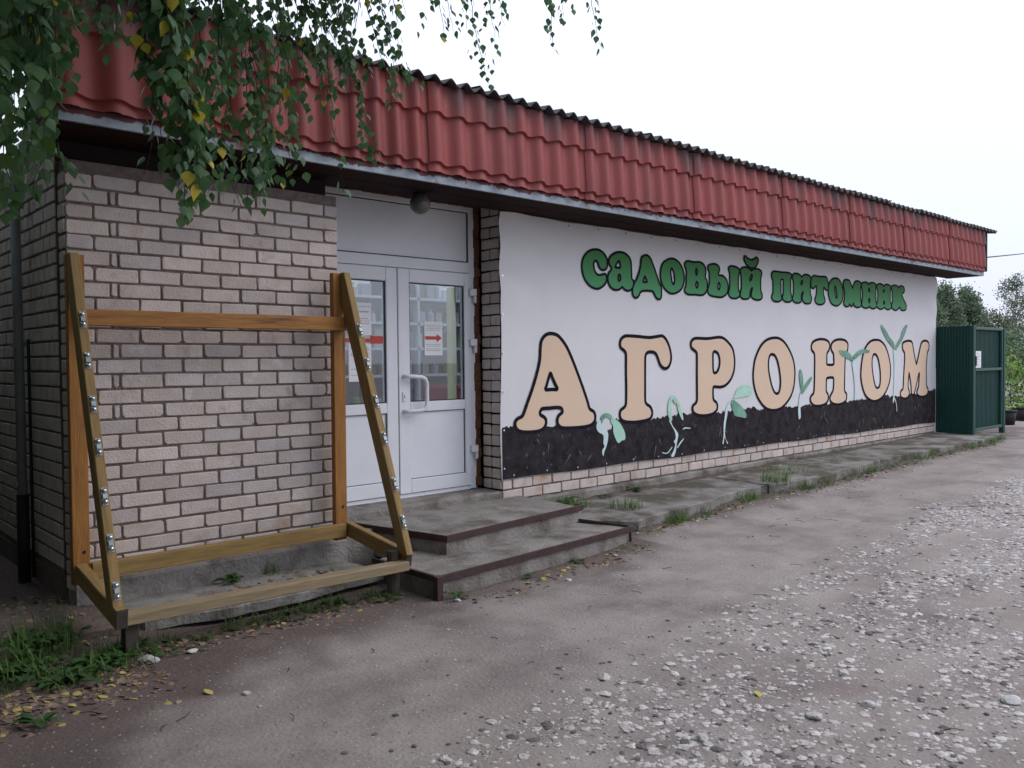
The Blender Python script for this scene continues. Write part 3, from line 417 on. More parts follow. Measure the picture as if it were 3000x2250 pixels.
# --- eaves
EY = -.60
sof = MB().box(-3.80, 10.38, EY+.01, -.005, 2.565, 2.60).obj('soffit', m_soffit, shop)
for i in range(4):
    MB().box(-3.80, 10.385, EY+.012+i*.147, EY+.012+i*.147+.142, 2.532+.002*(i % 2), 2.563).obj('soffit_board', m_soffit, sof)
MB().box(-3.66, -1.84, -.12, -.04, 2.40, 2.53).obj('gap_shade_strip', m_dark, shop)  # near-black strip standing in for the shade in the gap above the wall
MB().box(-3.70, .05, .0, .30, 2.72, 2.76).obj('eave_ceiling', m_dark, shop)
MB().box(-3.82, 10.40, EY-.004, EY+.02, 2.528, 2.612).box(10.385, 10.402, EY+.02, 0, 2.528, 2.60).obj('eave_strip', m_strip, shop)
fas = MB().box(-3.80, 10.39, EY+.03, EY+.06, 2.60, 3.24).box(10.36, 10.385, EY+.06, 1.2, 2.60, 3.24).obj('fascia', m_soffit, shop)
# profiled metal tile sheets, four waves each
def tile_mesh(wd, waves, seed):
    r = random.Random(seed); nxs = waves*12; rows = []
    zs = [(2.600, .022), (2.632, .019), (2.662, .016), (2.667, .0), (2.75, .0), (2.85, .004), (2.95, .009), (3.032, .016), (3.037, .0), (3.10, .002), (3.18, .006), (3.255, .010)]
    # offset grows downwards inside each tile row, then steps back
    zs = [(2.598, .016), (2.658, .002), (2.666, .029), (2.76, .026), (2.86, .018), (2.95, .010), (3.028, .003), (3.037, .029), (3.12, .024), (3.19, .016), (3.26, .01)]
    v = []
    for z, o in zs:
        for i in range(nxs+1):
            u = i/12.0; ph = u-math.floor(u)
            wv = .029*(math.sin(math.pi*ph/.62) if ph < .62 else -.45*math.sin(math.pi*(ph-.62)/.38))
            dz = (.008*math.cos(2*math.pi*(ph-.3))) if 2.61 < z < 3.2 else 0
            v.append((i/nxs*wd, -(wv+o)-.012+r.uniform(-.0006, .0006), z+dz+(r.uniform(-.004, .004) if z < 2.61 else 0)))
    n = nxs+1
    f = [(j*n+i, j*n+i+1, (j+1)*n+i+1, (j+1)*n+i) for j in range(len(zs)-1) for i in range(nxs)]
    m = mesh('metal_tile_sheet', v, f, m_tile, True)
    try: m.set_sharp_from_angle(angle=R(50))
    except Exception: pass
    return m
bx = [-3.80, -2.80, -1.957, -1.272, -.394, .454, 1.26, 2.069, 2.897, 3.796, 4.627, 5.465, 6.297, 7.127, 7.967, 8.795, 9.625, 10.41]
tms = [tile_mesh(1, 4, s) for s in range(3)]
for i, (a, b_) in enumerate(zip(bx[:-1], bx[1:])):
    Mx = Matrix.Translation((a+.002, EY-.003-.006*(i % 2), random.uniform(-.004, .004))) @ Matrix.Diagonal((b_-a+.006, 1, 1, 1))
    obj('metal_tile_sheet', tms[i % 3], fas, Mx)
MB().box(10.395, 10.42, EY-.05, EY+.03, 2.6, 3.26).obj('fascia_trim', m_gate2, fas)
# corrugated roof sheets, seven waves each
roof = MB().box(-3.9, 10.35, -.35, .9, 3.235, 3.252).box(-3.9, 10.35, 5.2, 6.3, 3.5, 3.52).obj('roof', m_slate, shop)  # deck left open over the room, an added gap to daylight the interior
def slate_mesh():
    pit, nw, L_ = .152, 7, 1.6; v = []; n = nw*8+1
    for t in (0, 1):
        for y in (0, .03, L_):
            for i in range(n):
                v.append((i/8*pit, y, .026*math.cos(2*math.pi*i/8)+y*.12-(.009 if t else 0)))
    f = []
    for t in (0, 1):
        for j in range(2):
            for i in range(n-1):
                q = [t*3*n+j*n+i, t*3*n+j*n+i+1, t*3*n+(j+1)*n+i+1, t*3*n+(j+1)*n+i]; f.append(tuple(q if not t else q[::-1]))
    for i in range(n-1): f.append((i+1, i, 3*n+i, 3*n+i+1))
    return mesh('slate_sheet', v, f, m_slate, True)
sm = slate_mesh(); x = -3.95; i = 0
while x < 10.5:
    obj('slate_sheet', sm, roof, Matrix.Translation((x, -.70+random.uniform(-.012, .012), 3.282+.006*(i % 2))) @ Matrix.Rotation(random.uniform(-.004, .004), 4, 'Y'))
    x += .152*6.9; i += 1
# drainpipe on the side wall
PX, PY = -3.745, .50
MB().tube([(PX, PY, .30), (PX, PY, 1.4), (PX, PY+.01, 2.5)], .029, 12).obj('drainpipe', m_pipe, shop, True)
MB().tube([(PX, PY, -.30), (PX, PY, .34)], .037, 12).obj('drainpipe', m_rub, shop, True, label='black lower length of the drainpipe')
MB().tube([(PX+.045, PY-.045, -.2), (PX+.045, PY-.045, 1.35)], .010, 8).obj('cable_conduit', m_rub, shop, True)
for z in (.4, 1.3, 2.2): MB().box(PX-.045, -3.70, PY-.012, PY+.012, z, z+.025).obj('pipe_clip', m_pipe, shop)

# --- door
DY = .30
frame = MB()
frame.box(-1.83, -1.76, DY, DY+.07, .0, 2.60).box(-.115, -.045, DY, DY+.07, 0, 2.60).box(-1.76, -.115, DY, DY+.07, 2.545, 2.60).box(-1.76, -.115, DY, DY+.07, 1.99, 2.085).box(-1.76, -.115, DY, DY+.07, -.005, .03)
fr = frame.obj('door_frame', m_pvc, shop, bevel=.004)
MB().box(-1.76, -.115, DY+.022, DY+.045, 2.085, 2.545).obj('transom_panel', m_pvc, fr)
def gasket(x0, x1, z0, z1, y, parent, t=.006):
    MB().box(x0, x1, y, y+.012, z0, z0+t).box(x0, x1, y, y+.012, z1-t, z1).box(x0, x0+t, y, y+.012, z0+t, z1-t).box(x1-t, x1, y, y+.012, z0+t, z1-t).obj('seal', m_gasket, parent)
gasket(-1.757, -.118, 2.088, 2.542, DY+.009, fr)
def leaf(x0, x1, gx0, gx1, right):
    m = MB(); y0, y1 = DY-.014, DY+.055
    z = (.035, .155, .742, .83, 1.868, 1.984)
    m.box(x0, gx0, y0, y1, z[0], z[5]).box(gx1, x1, y0, y1, z[0], z[5])
    m.box(gx0, gx1, y0, y1, z[0], z[1]).box(gx0, gx1, y0, y1, z[2], z[3]).box(gx0, gx1, y0, y1, z[4], z[5])
    o = m.obj('door_leaf', m_pvc, shop, bevel=.005, label='right leaf with handle and hinges' if right else 'left leaf half hidden by the brick wall')
    MB().box(gx0, gx1, DY+.008, DY+.03, z[1], z[2]).obj('lower_panel', m_pvc, o)
    gasket(gx0+.001, gx1-.001, z[1]+.001, z[2]-.001, DY+.0, o, .004)
    MB().box(gx0, gx1, DY+.010, DY+.014, z[3], z[4]).obj('glass', m_glass, o)
    gasket(gx0+.001, gx1-.001, z[3]+.001, z[4]-.001, DY-.002, o, .009)
    return o
ll = leaf(-1.757, -.925, -1.645, -1.040, False)
rl = leaf(-.917, -.118, -.797, -.184, True)
MB().box(-.9245, -.9175, DY-.004, DY+.03, .035, 1.98).obj('meeting_seal', m_gasket, shop)
MB().tube([(-.867, DY-.01, 1.055), (-.867, DY-.045, 1.055), (-.845, DY-.06, 1.054), (-.72, DY-.075, 1.046), (-.685, DY-.078, 1.03), (-.668, DY-.078, .99), (-.668, DY-.078, .82), (-.685, DY-.078, .775), (-.72, DY-.075, .758), (-.845, DY-.06, .752), (-.867, DY-.045, .752), (-.867, DY-.01, .752)], .0175, 10).obj('handle', m_pvc, rl, True)
MB().box(-.885, -.850, DY-.022, DY-.014, .835, .925).obj('lock_plate', m_pvc, rl, bevel=.006)
MB().box(-.871, -.864, DY-.0235, DY-.0215, .868, .892).obj('keyhole', m_gasket, rl)
for z in (1.79, 1.33, .35):
    MB().box(-.135, -.058, DY-.05, DY-.015, z-.01, z+.055).box(-.085, -.058, DY-.046, DY-.006, z-.075, z-.0105).obj('hinge', m_pvc, rl, bevel=.006)
rough_box('threshold', -1.83, -.0, .02, .5, -.12, -.005, m_conc, shop, 30, .02, 12)
# room behind the glass
MB().box(-3.4, 5.0, 4.4, 4.5, -.1, 2.9).box(-3.45, -3.4, .5, 4.5, -.1, 2.9).box(5.0, 5.05, .5, 4.5, -.1, 2.9).obj('interior_wall', m_wall_in, shop)
MB().box(-3.4, 5.0, .42, 4.4, -.1, -.02).obj('interior_floor', m_shelf, shop)
MB().box(-3.4, -1.84, .3, .42, -.1, 2.9).box(.06, 5.0, .36, .42, -.1, 2.9).obj('interior_wall', m_wall_in, shop)
MB().box(-.245, -.19, .40, .47, .06, 1.86).obj('door_reveal', mat('pale_green_paint', (.50,.56,.25), (.44,.5,.22), 5, .7), shop)

# ------------------------------------------------------------------ banner
BW = thing('banner', (4.95, -.02, .08), 'long white printed banner with green and beige lettering stretched along the brick shop wall', 'banner')
mb = MB(); nxp = 240; v = []; TOP = lambda x: 2.522+.004*math.sin(x*5.1)+.003*math.sin(x*13)
BOT = lambda x: .094-.0035*x+.006*math.sin(x*4.3)
for i in range(nxp+1):
    x = -.012+9.935*i/nxp
    for j in range(25):
        t = j/24; cr = max(0, 1-math.hypot((x-.1)/.72, (1-t)/.5))+max(0, 1-math.hypot((x-9.85)/.5, (1-t)/.40))
        v.append((x+(-.012*math.sin(t*9) if i == 0 else 0), -.014-cr*.020*(1+math.sin((x*1.6+t*9)*4.2))+.0025*math.sin(x*2.7+t*3)*(.6 if .05 < t < .95 else .3), BOT(x)*(1-t)+TOP(x)*t))
fcs = [(i*25+j, (i+1)*25+j, (i+1)*25+j+1, i*25+j+1) for i in range(nxp) for j in range(24)]
obj('banner_sheet', mesh('banner_sheet', v, fcs, m_banner, True), BW)
def crom(pts, sub=4):
    n = len(pts); o = []
    for i in range(n):
        p0, p1, p2, p3 = (np.array(pts[(i+k) % n]) for k in (-1, 0, 1, 2))
        for s in range(sub):
            t = s/sub
            # centripetal-ish: damp tangents at tight corners
            m1 = (p2-p0)*.5; m2 = (p3-p1)*.5; d = np.linalg.norm(p2-p1)
            for m_ in (m1, m2):
                l = np.linalg.norm(m_)
                if l > d*1.1: m_ *= d*1.1/l
            o.append(tuple((2*t**3-3*t**2+1)*p1+(t**3-2*t**2+t)*m1+(-2*t**3+3*t**2)*p2+(t**3-t**2)*m2))
    return o
def fill(m, loops, y, mi):
    co = []; ed = []
    for lp in loops:
        n = len(co); co += [Vector(p) for p in lp]; ed += [(n+i, n+(i+1) % len(lp)) for i in range(len(lp))]
    r = delaunay_2d_cdt(co, ed, [], 0, 1e-6)
    vs = [(p.x, y, p.y) for p in r[0]]
    def inside(p):
        c = False
        for lp in loops:
            k = len(lp)
            for i in range(k):
                x1, y1 = lp[i]; x2, y2 = lp[(i+1) % k]
                if (y1 > p[1]) != (y2 > p[1]) and p[0] < (x2-x1)*(p[1]-y1)/(y2-y1)+x1: c = not c
        return c
    fs = []
    for q in r[2]:
        cx = sum(vs[i][0] for i in q)/len(q); cz = sum(vs[i][2] for i in q)/len(q)
        if inside((cx, cz)): fs.append(tuple(q))
    m.add(vs, fs, mi)
def stroke(m, lp, y, wd, mi):
    n = len(lp); P = [np.array(p) for p in lp]; L_ = []
    for i in range(n):
        d = P[(i+1) % n]-P[i-1]; d = d/(np.linalg.norm(d)+1e-9); nn = np.array([-d[1], d[0]])*wd/2
        L_ += [(*(P[i]+nn),), (*(P[i]-nn),)]
    m.add([(p[0], y, p[1]) for p in L_], [(2*i, 2*((i+1) % n), 2*((i+1) % n)+1, 2*i+1) for i in range(n)], mi)
def loops_of(L_): return [[(l[i]/1000, l[i+1]/1000) for i in range(0, len(l), 2)] for l in L_]
# printed soil strip
top = loops_of(PRINT['soil'][0])[0]; px = [p[0] for p in top]; pz = [p[1] for p in top]
sxs = np.linspace(-.006, 9.915, 700); edge = np.interp(sxs, px, pz)
r_ = random.Random(3); v = []; jit = 0
for i, x in enumerate(sxs):
    jit = .55*jit+.45*r_.uniform(-.035, .045)
    v += [(x, -.0185, BOT(x)+.004), (x, -.0185, edge[i]+jit*.8)]
f_ = [(2*i, 2*i+2, 2*i+3, 2*i+1) for i in range(699)]
obj('printed_soil', mesh('printed_soil', v, f_, m_soil), BW)
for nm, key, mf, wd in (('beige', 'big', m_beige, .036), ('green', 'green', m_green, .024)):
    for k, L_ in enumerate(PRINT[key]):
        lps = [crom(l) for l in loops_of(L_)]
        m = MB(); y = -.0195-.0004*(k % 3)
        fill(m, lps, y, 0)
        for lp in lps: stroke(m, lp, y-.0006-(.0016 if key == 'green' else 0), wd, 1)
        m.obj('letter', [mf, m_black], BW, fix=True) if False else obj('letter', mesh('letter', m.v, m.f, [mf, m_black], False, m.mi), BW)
for k, L_ in enumerate(PRINT['sprout']):
    m = MB()
    for q, l in enumerate(loops_of(L_)):
        n3 = len(L_) > 2 and q < 3
        mi = 0 if q == 0 else (1 if q == 1 else (2 if k in (0, 2) else 1))
        if k == 1 and q != 1: mi = 0
        if k in (1,) and q == 1: mi = 2
        if q > 2: mi = 0
        fill(m, [crom(l, 3)], -.0232-.0006*q-.0001*k, mi)
    obj('printed_sprout', mesh('printed_sprout', m.v, m.f, [m_sp1, m_sp2, m_sp3], False, m.mi), BW)
m = MB()     # white rootlets and specks in the printed soil
for i in range(26):
    x = r_.uniform(.2, 9.7); z = r_.uniform(.13, .45); l_ = r_.uniform(.05, .16); a = r_.uniform(-.9, .9)
    p0 = np.array((x, z)); p1 = p0+np.array((math.sin(a), -math.cos(a)))*l_; nrm = np.array((math.cos(a), math.sin(a)))*.004
    m.add([(*(p0-nrm)[:1], -.0215, (p0-nrm)[1]), ((p0+nrm)[0], -.0215, (p0+nrm)[1]), (p1[0], -.0215, p1[1])], [(0, 1, 2)])
obj('printed_rootlets', mesh('printed_rootlets', m.v, m.f, mat('print_rootlet', (.30,.28,.29), (.2,.19,.2))), BW, kind='stuff')
m = MB()
for i in range(24):
    x = .03+9.86*i/23; m.tube([(x, -.012, TOP(x)-.03), (x, -.024, TOP(x)-.03)], .009, 6).tube([(x+.1, -.012, BOT(x)+.035), (x+.1, -.024, BOT(x)+.035)], .009, 6)
for i in range(7): m.tube([(.012, -.012, .2+.35*i), (.012, -.024, .2+.35*i)], .010, 6)
m.obj('fixing_screws', m_bolt, BW, kind='stuff')

# ------------------------------------------------------------------ lamp, notices, goods
lp = thing('globe_lamp', (-1.03, -.2, 2.53), 'round dusty glass ceiling lamp under the eaves above the door', 'lamp')
b_ = bmesh.new(); bmesh.ops.create_uvsphere(b_, u_segments=24, v_segments=16, radius=.083); mm_ = bpy.data.meshes.new('globe'); b_.to_mesh(mm_); b_.free()
mm_.materials.append(m_gl); mm_.polygons.foreach_set('use_smooth', [True]*len(mm_.polygons))
obj('globe', mm_, lp, Matrix.Translation((-1.03, -.2, 2.445)))
MB().tube([(-1.03, -.2, 2.505), (-1.03, -.2, 2.534)], .055, 16).obj('base', m_rub, lp, True)
def paper(name, label, x0, x1, z0, z1, lines, arrow=None, y=DY+.008):
    t = thing(name, ((x0+x1)/2, y, z0), label, 'notice')
    MB().box(x0, x1, y-.0015, y, z0, z1).obj('sheet', m_paper, t)
    m = MB(); rr = random.Random(int(x0*100))
    for z in lines:
        x = x0+.02
        while x < x1-.03:
            l_ = rr.uniform(.012, .03); m.box(x, min(x+l_, x1-.02), y-.0025, y-.0016, z, z+.006); x += l_+.007
    if lines: m.obj('printed_text', m_text, t, kind='stuff')
    if arrow:
        MB().prism(arrow, 'y', y-.0034, y-.0017).obj('printed_arrow', m_red, t)
    return t
paper('paper_notice', 'white sheet with a red arrow pointing right on the right door glass', -.625, -.425, 1.235, 1.535, [1.500, 1.485, 1.47, 1.455, 1.33, 1.315, 1.29, 1.275],
      [(-.618, 1.405), (-.49, 1.405), (-.49, 1.425), (-.432, 1.39), (-.49, 1.352), (-.49, 1.375), (-.618, 1.375)])
paper('paper_notice', 'upper white sheet with a dark heading line on the left door glass', -1.37, -1.175, 1.405, 1.675, [1.64, 1.60, 1.594, 1.54, 1.52, 1.50])
paper('paper_notice', 'lower white sheet taped below the red strip on the left door glass', -1.40, -1.18, 1.02, 1.335, [1.30, 1.285, 1.25, 1.235, 1.12, 1.07])
t = thing('red_strip', (-1.25, DY+.008, 1.34), 'red printed strip across the left door glass between two sheets', 'notice')
MB().prism([(-1.44, 1.345), (-1.175, 1.345), (-1.175, 1.335), (-1.06, 1.335), (-1.06, 1.40), (-1.175, 1.40), (-1.175, 1.378), (-1.44, 1.378)], 'y', DY+.006, DY+.0075).obj('strip', m_red, t)
sh = thing('shelf_unit', (.8, 2.8, -.02), 'grey shop shelving full of goods behind the door glass', 'shelf')
for z in (.25, .62, 1.0, 1.32, 1.62, 1.92): MB().box(-1.6, 3.9, 2.55, 3.0, z, z+.03).obj('shelf_board', m_shelf, sh)
for x in (-1.6, -.3, .95, 2.2, 3.87): MB().box(x, x+.03, 2.55, 3.0, -.02, 2.2).obj('upright', m_shelf, sh)
MB().box(-1.6, 3.9, 3.005, 3.02, -.02, 2.25).obj('back_panel', m_wall_in, sh)
gm_ = [mat('pack_white', (.6,.62,.65)), mat('pack_grey', (.30,.33,.36)), mat('pack_green', (.14,.22,.12)), mat('pack_dark', (.06,.07,.08)), mat('pack_yellow', (.42,.42,.12)), mat('pack_beige', (.4,.36,.3))]
rr = random.Random(11); GP = {}
for z in (.28, .65, 1.03, 1.35, 1.65, 1.95):
    x = -.1
    while x < 2.5:
        wd = rr.uniform(.07, .15); h = rr.uniform(.13, .26); kind = rr.random() < .5; c = rr.randint(0, 5)
        key = (round(wd*25), round(h*25), kind, c)
        if key not in GP:
            m = MB()
            if kind:
                m.tube([(0, 0, 0), (0, 0, h*.62), (0, 0, h*.78), (0, 0, h)], wd*.45, 10); vs = m.v
                for i in range(len(vs)):
                    if vs[i][2] > h*.7: vs[i] = (vs[i][0]*.45, vs[i][1]*.45, vs[i][2])
            else: m.box(-wd/2, wd/2, -.05, .05, 0, h)
            GP[key] = m.mesh('goods', gm_[c], bevel=.004)
        o = obj('bottle' if kind else 'packet', GP[key], None, Matrix.Translation((x+wd/2, 2.66+rr.uniform(-.03, .05), z)))
        tag(o, ('upright bottle' if kind else 'boxed packet')+' blurred among the goods on the shelves behind the door glass', 'bottle' if kind else 'packet', 'bottles on the shop shelves' if kind else 'packets on the shop shelves')
        x += wd+rr.uniform(.01, .06)
t = thing('crate', (.75, 1.6, -.02), 'dark red crate low behind the right door glass', 'crate')
MB().box(.42, 1.1, 1.4, 1.75, .45, .92).obj('body', mat('dark_red_plastic', (.22,.02,.05)), t, bevel=.02); MB().box(.45, 1.07, 1.43, 1.72, -.02, .45).obj('stand', m_shelf, t)

# ------------------------------------------------------------------ timber display stand
ST = thing('timber_stand', (-2.75, -.75, -.3), 'empty A shaped timber frame with bolted sloping legs standing against the brick wall', 'stand')
def beam(name, p0, p1, w_, h, mt, parent=ST, up=(0, 0, 1), bevel=.004, **k):
    p0, p1 = Vector(p0), Vector(p1); d = p1-p0; X = d.normalized(); Z = Vector(up); Y = Z.cross(X).normalized(); Z = X.cross(Y)
    M = Matrix(((X.x, Y.x, Z.x, p0.x), (X.y, Y.y, Z.y, p0.y), (X.z, Y.z, Z.z, p0.z), (0, 0, 0, 1)))
    return MB().box(0, d.length, -w_/2, w_/2, -h/2, h/2).obj(name, mt, parent, bevel=bevel, M=M, **k)
fx = (1, 0, 0)
beam('post', (-3.645, -.375, -.10), (-3.640, -.375, 1.82), .05, .095, m_wood_o, up=fx)
beam('post', (-1.913, -.375, -.10), (-1.905, -.375, 1.82), .05, .095, m_wood_o, up=fx)
beam('top_rail', (-3.62, -.426, 1.456), (-1.865, -.426, 1.456), .045, .096, m_wood_o)
beam('back_rail', (-3.60, -.426, -.024), (-1.90, -.426, -.024), .045, .095, m_wood_y)
beam('side_rail', (-3.655, -.41, -.022), (-3.655, -1.115, -.142), .06, .105, m_wood_y)
beam('side_rail', (-1.862, -.41, -.022), (-1.862, -1.15, -.122), .05, .10, m_wood_y)
beam('rail_end', (-3.655, -1.112, -.1415), (-3.655, -1.121, -.143), .062, .107, m_wood_d)
beam('rail_end', (-1.862, -1.147, -.1215), (-1.862, -1.156, -.123), .052, .102, m_wood_d)
beam('front_rail', (-3.618, -1.045, -.162), (-1.880, -1.145, -.158), .095, .06, m_wood_p)
def leg(x, yb, zb, mt):
    top = [(-.452, 1.822), (-.405, 1.822), (-.405, 1.80)]
    # sloping leg, 95 deep, cut flat at the foot
    poly = [(-.455, 1.822), (-.402, 1.822), (-.402, 1.62), (yb+.10, zb-.0), (yb, zb)]
    th = math.atan2(-(yb+.455), 1.822-zb)
    return MB().prism([(u, w_) for u, w_ in poly], 'x', x-.026, x+.026)
lg = []
for x, yb, zb in ((-3.66, -1.085, -.098), (-1.872, -1.185, -.088)):
    # local frame along the leg so that the grain runs with it
    d = Vector((0, yb+.455, zb-1.822)); X = d.normalized(); Zl = Vector((1, 0, 0)); Y = Zl.cross(X).normalized()
    M = Matrix(((X.x, Y.x, Zl.x, x), (X.y, Y.y, Zl.y, -.455), (X.z, Y.z, Zl.z, 1.822), (0, 0, 0, 1)))
    Mi = M.inverted()
    m = leg(x, yb, zb, None); m.v = [tuple(Mi @ Vector(p)) for p in m.v]
    lg.append((m.obj('leg', m_wood_y, ST, bevel=.004, M=M), M, d.length))
beam('foot_post', (-3.585, -1.02, -.40), (-3.585, -1.02, -.195), .07, .07, m_wood_d, up=fx)
MB().tube([(-1.93, -1.07, -.40), (-1.93, -1.07, -.065)], .042, 12).obj('foot_post', m_wood_d, ST)
def bracket(parent, M, s):
    P = M @ Matrix.Translation((s, 0, 0))
    # front face of the leg is local -Y or +Y, whichever faces the street
    sg = 1 if (M.to_3x3() @ Vector((0, 1, 0))).y < 0 else -1
    m = MB().box(-.05, .05, .0005*sg, .004*sg, -.016, .016)
    m.box(-.014, .014, .004*sg, .016*sg, -.013, .013)
    br = m.obj('bracket', m_zinc, parent, bevel=.0015, M=P)
    for dx in (-.030, .030):
        q = MB().tube([(dx, .003*sg, 0), (dx, .012*sg, 0)], .016, 6).tube([(dx, .0118*sg, 0), (dx, .017*sg, 0), (dx, .021*sg, 0)], .011, 8, r1=.006)
        q.obj('bolt', m_bolt, br, True, M=P)
def leg_s(M, z):   # distance along the leg for height z
    X = M.to_3x3() @ Vector((1, 0, 0)); return (z-M.translation.z)/X.z
for z in (1.435, 1.205, .965, .735, .475, .235, -.005+.0): bracket(lg[0][0], lg[0][1], leg_s(lg[0][1], z))
for z in (1.405, 1.165, .91, .66, .36, .12): bracket(lg[1][0], lg[1][1], leg_s(lg[1][1], z))
for z in (.72, .16): MB().box(-1.884, -1.86, -.80, -.79, z, z+.03).obj('label_tag', m_paper, ST) if False else None
for x, z in ((-3.63, .03), (-1.9, .08)): MB().tube([(x, -.402, z+.06), (x, -.404, z+.06)], .010, 8).obj('screw_head', m_dark, ST)

# ------------------------------------------------------------------ steps
SP = thing('entrance_steps', (-.75, -.95, -.36), 'two cracked concrete steps with rusty steel edging below the white door', 'steps')
def slab(name, poly, z0, z1, mt, parent=None, seed=0, sub=.09, amp=.012, edge=.008, tilt=None, **k):
    pts = []
    n = len(poly)
    for i in range(n):
        a, b = Vector(poly[i]), Vector(poly[(i+1) % n]); L_ = max(1, int((b-a).length/sub))
        nrm = Vector((b.y-a.y, a.x-b.x)).normalized()
        for j in range(L_):
            p = a+(b-a)*j/L_; q = amp*noise.noise((p.x*3, p.y*3, seed))+amp*.5*noise.noise((p.x*11, p.y*11, seed))
            pts.append(p+nrm*q)
    N_ = len(pts); zt = lambda p: z1+(tilt(p.x, p.y) if tilt else 0)+.004*noise.noise((p.x*4, p.y*4, seed+2))
    c = sum(pts, Vector((0, 0)))/N_
    ins = [p+(c-p).normalized()*edge*1.6 for p in pts]
    v = [(p.x, p.y, z0) for p in pts]+[(p.x, p.y, zt(p)-edge) for p in pts]+[(p.x, p.y, zt(p)) for p in ins]
    tris = tessellate_polygon([[Vector((p.x, p.y, 0)) for p in ins]])
    f = [(i, (i+1) % N_, (i+1) % N_+N_, i+N_) for i in range(N_)]+[(i+N_, (i+1) % N_+N_, (i+1) % N_+2*N_, i+2*N_) for i in range(N_)]
    f += [tuple(2*N_+i for i in t_) for t_ in tris]
    m = MB().add(v, f); return m.obj(name, mt, parent, **k)
slab('lower_step', [(-1.80, -1.385), (.285, -1.228), (.20, -.6), (-1.79, -.7)], -.55, -.205, m_conc, SP, 3, amp=.010)
slab('upper_step', [(-1.392, -.953), (.165, -.80), (.22, .10), (-1.62, .10)], -.30, -.068, m_conc, SP, 5, amp=.008)
slab('upper_step', [(-1.82, -.25), (-1.50, -.25), (-1.50, .1), (-1.82, .1)], -.4, -.09, m_conc, SP, 6, amp=.02)
def edge(name, a, b, w_=.012, h=.05, z=0):
    return beam(name, a, b, w_, h, m_steel, SP, bevel=.002)
edge('steel_edge', (-1.400, -.966, -.087), (.195, -.808, -.081))
edge('steel_edge', (-1.402, -.955, -.087), (-1.60, -.03, -.090))
edge('steel_edge', (-1.81, -1.400, -.224), (.305, -1.240, -.222))
edge('steel_edge', (-1.808, -1.392, -.224), (-1.80, -.62, -.23), h=.04)
edge('steel_edge', (.295, -1.232, -.205), (.16, -.80, -.190), h=.035)
beam('corner_post', (-1.812, -1.402, -.44), (-1.812, -1.402, -.199), .05, .05, m_steel, SP, up=fx)
beam('corner_post', (.345, -1.225, -.42), (.303, -1.238, -.198), .02, .02, m_steel, SP, up=fx)

# ------------------------------------------------------------------ paved strips
slab('apron_slab', [(-3.43, -.80), (-2.95, -.90), (-2.52, -.87), (-2.15, -.82), (-1.83, -.79), (-1.83, -.24), (-3.43, -.24)], -.33, -.268, m_conc_l, None, 11, amp=.03, kind='structure')
slab('apron_slab', [(-3.80, -.78), (-3.47, -.80), (-3.47, -.24), (-3.78, -.24)], -.33, -.262, m_dirtwall, None, 12, amp=.03, kind='structure')
wk = [(.30, -.72), (.62, -1.05), (1.30, -1.0), (1.95, -.93), (2.35, -.88), (2.9, -.86), (4.0, -.97), (5.0, -.90), (6.2, -.84), (7.5, -.88), (9.0, -.96), (9.8, -.93), (10.5, -.86)]
def wedge(x): return float(np.interp(x, [p[0] for p in wk], [p[1] for p in wk]))
cuts = [.30, 1.42, 3.1, 5.2, 7.4, 10.5]
for i, (a, b_) in enumerate(zip(cuts[:-1], cuts[1:])):
    xs_ = [a+.008]+[p[0] for p in wk if a+.05 < p[0] < b_-.05]+[b_-.008]
    poly = [(x, wedge(x)) for x in xs_]+[(b_+.02*(-1)**i, -.03), (a+.03*(-1)**i, -.03)]
    tl = lambda x, y: .02*(y+.4)+.0092*x
    slab('pavement_slab', poly, -.40, -.212, m_dirty, None, 20+i, amp=.065, tilt=tl, kind='structure')
slab('pavement_slab', [(.22, -.62), (.60, -.92), (.95, -.55), (.8, -.1), (.24, -.1)], -.4, -.232, m_conc, None, 31, amp=.04, kind='structure')

# ------------------------------------------------------------------ gate
FP = thing('fence_panel', (9.99, -.28, -.14), 'short dark green corrugated panel closing the gap beside the shop corner', 'fence')
def corr(n, L_, z0, z1, mt, axis, base, sgn, dep=.012):
    prof = [(0, 0), (.35, 0), (.45, 1), (.9, 1), (1.0, 0)]; v = []
    for i in range(n):
        for u, o in prof[:-1]: v.append(((i+u)/n*L_, o*dep*sgn))
    v.append((L_, 0)); k = len(v); P = []
    for z in (z0, z1):
        for u, o in v: P.append((base[0]+o, base[1]-u, z) if axis == 'y' else (base[0]+u, base[1]+o, z))
    return MB().add(P, [(i, i+1, k+i+1, k+i) for i in range(k-1)])
corr(11, .52, -.16, 1.685, m_gate, 'y', (9.97, 0.0), -1).obj('corrugated_sheet', m_gate, FP)
MB().box(9.985, 10.01, -.50, 0, .90, .95).obj('rail', m_gate, FP)
MB().box(9.955, 10.055, -.60, -.52, -.20, 1.69).obj('post', m_gate, FP, bevel=.006)
GT = thing('gate', (10.8, -.55, -.1), 'dark green metal gate leaf standing open with a paper on it', 'gate')
gx0, gx1, gy = 10.06, 11.42, -.565
corr(22, gx1-gx0, -.07, 1.64, m_gate, 'x', (gx0, gy+.03), 1).obj('corrugated_sheet', m_gate, GT)
for nm, q in (('stile', (gx0, gx0+.04, -.09, 1.66)), ('stile', (gx1-.04, gx1, -.09, 1.66))): MB().box(q[0], q[1], gy-.02, gy+.02, q[2], q[3]).obj(nm, m_gate2 if q[0] > 11 else m_gate, GT, bevel=.004)
for z in (-.08, .93, 1.625): MB().box(gx0+.04, gx1-.04, gy-.02, gy+.02, z, z+.045).obj('cross_rail', m_gate2, GT, bevel=.004)
MB().box(gx0-.02, gx0+.03, gy-.045, gy-.02, 1.02, 1.18).obj('latch', m_gate, GT)
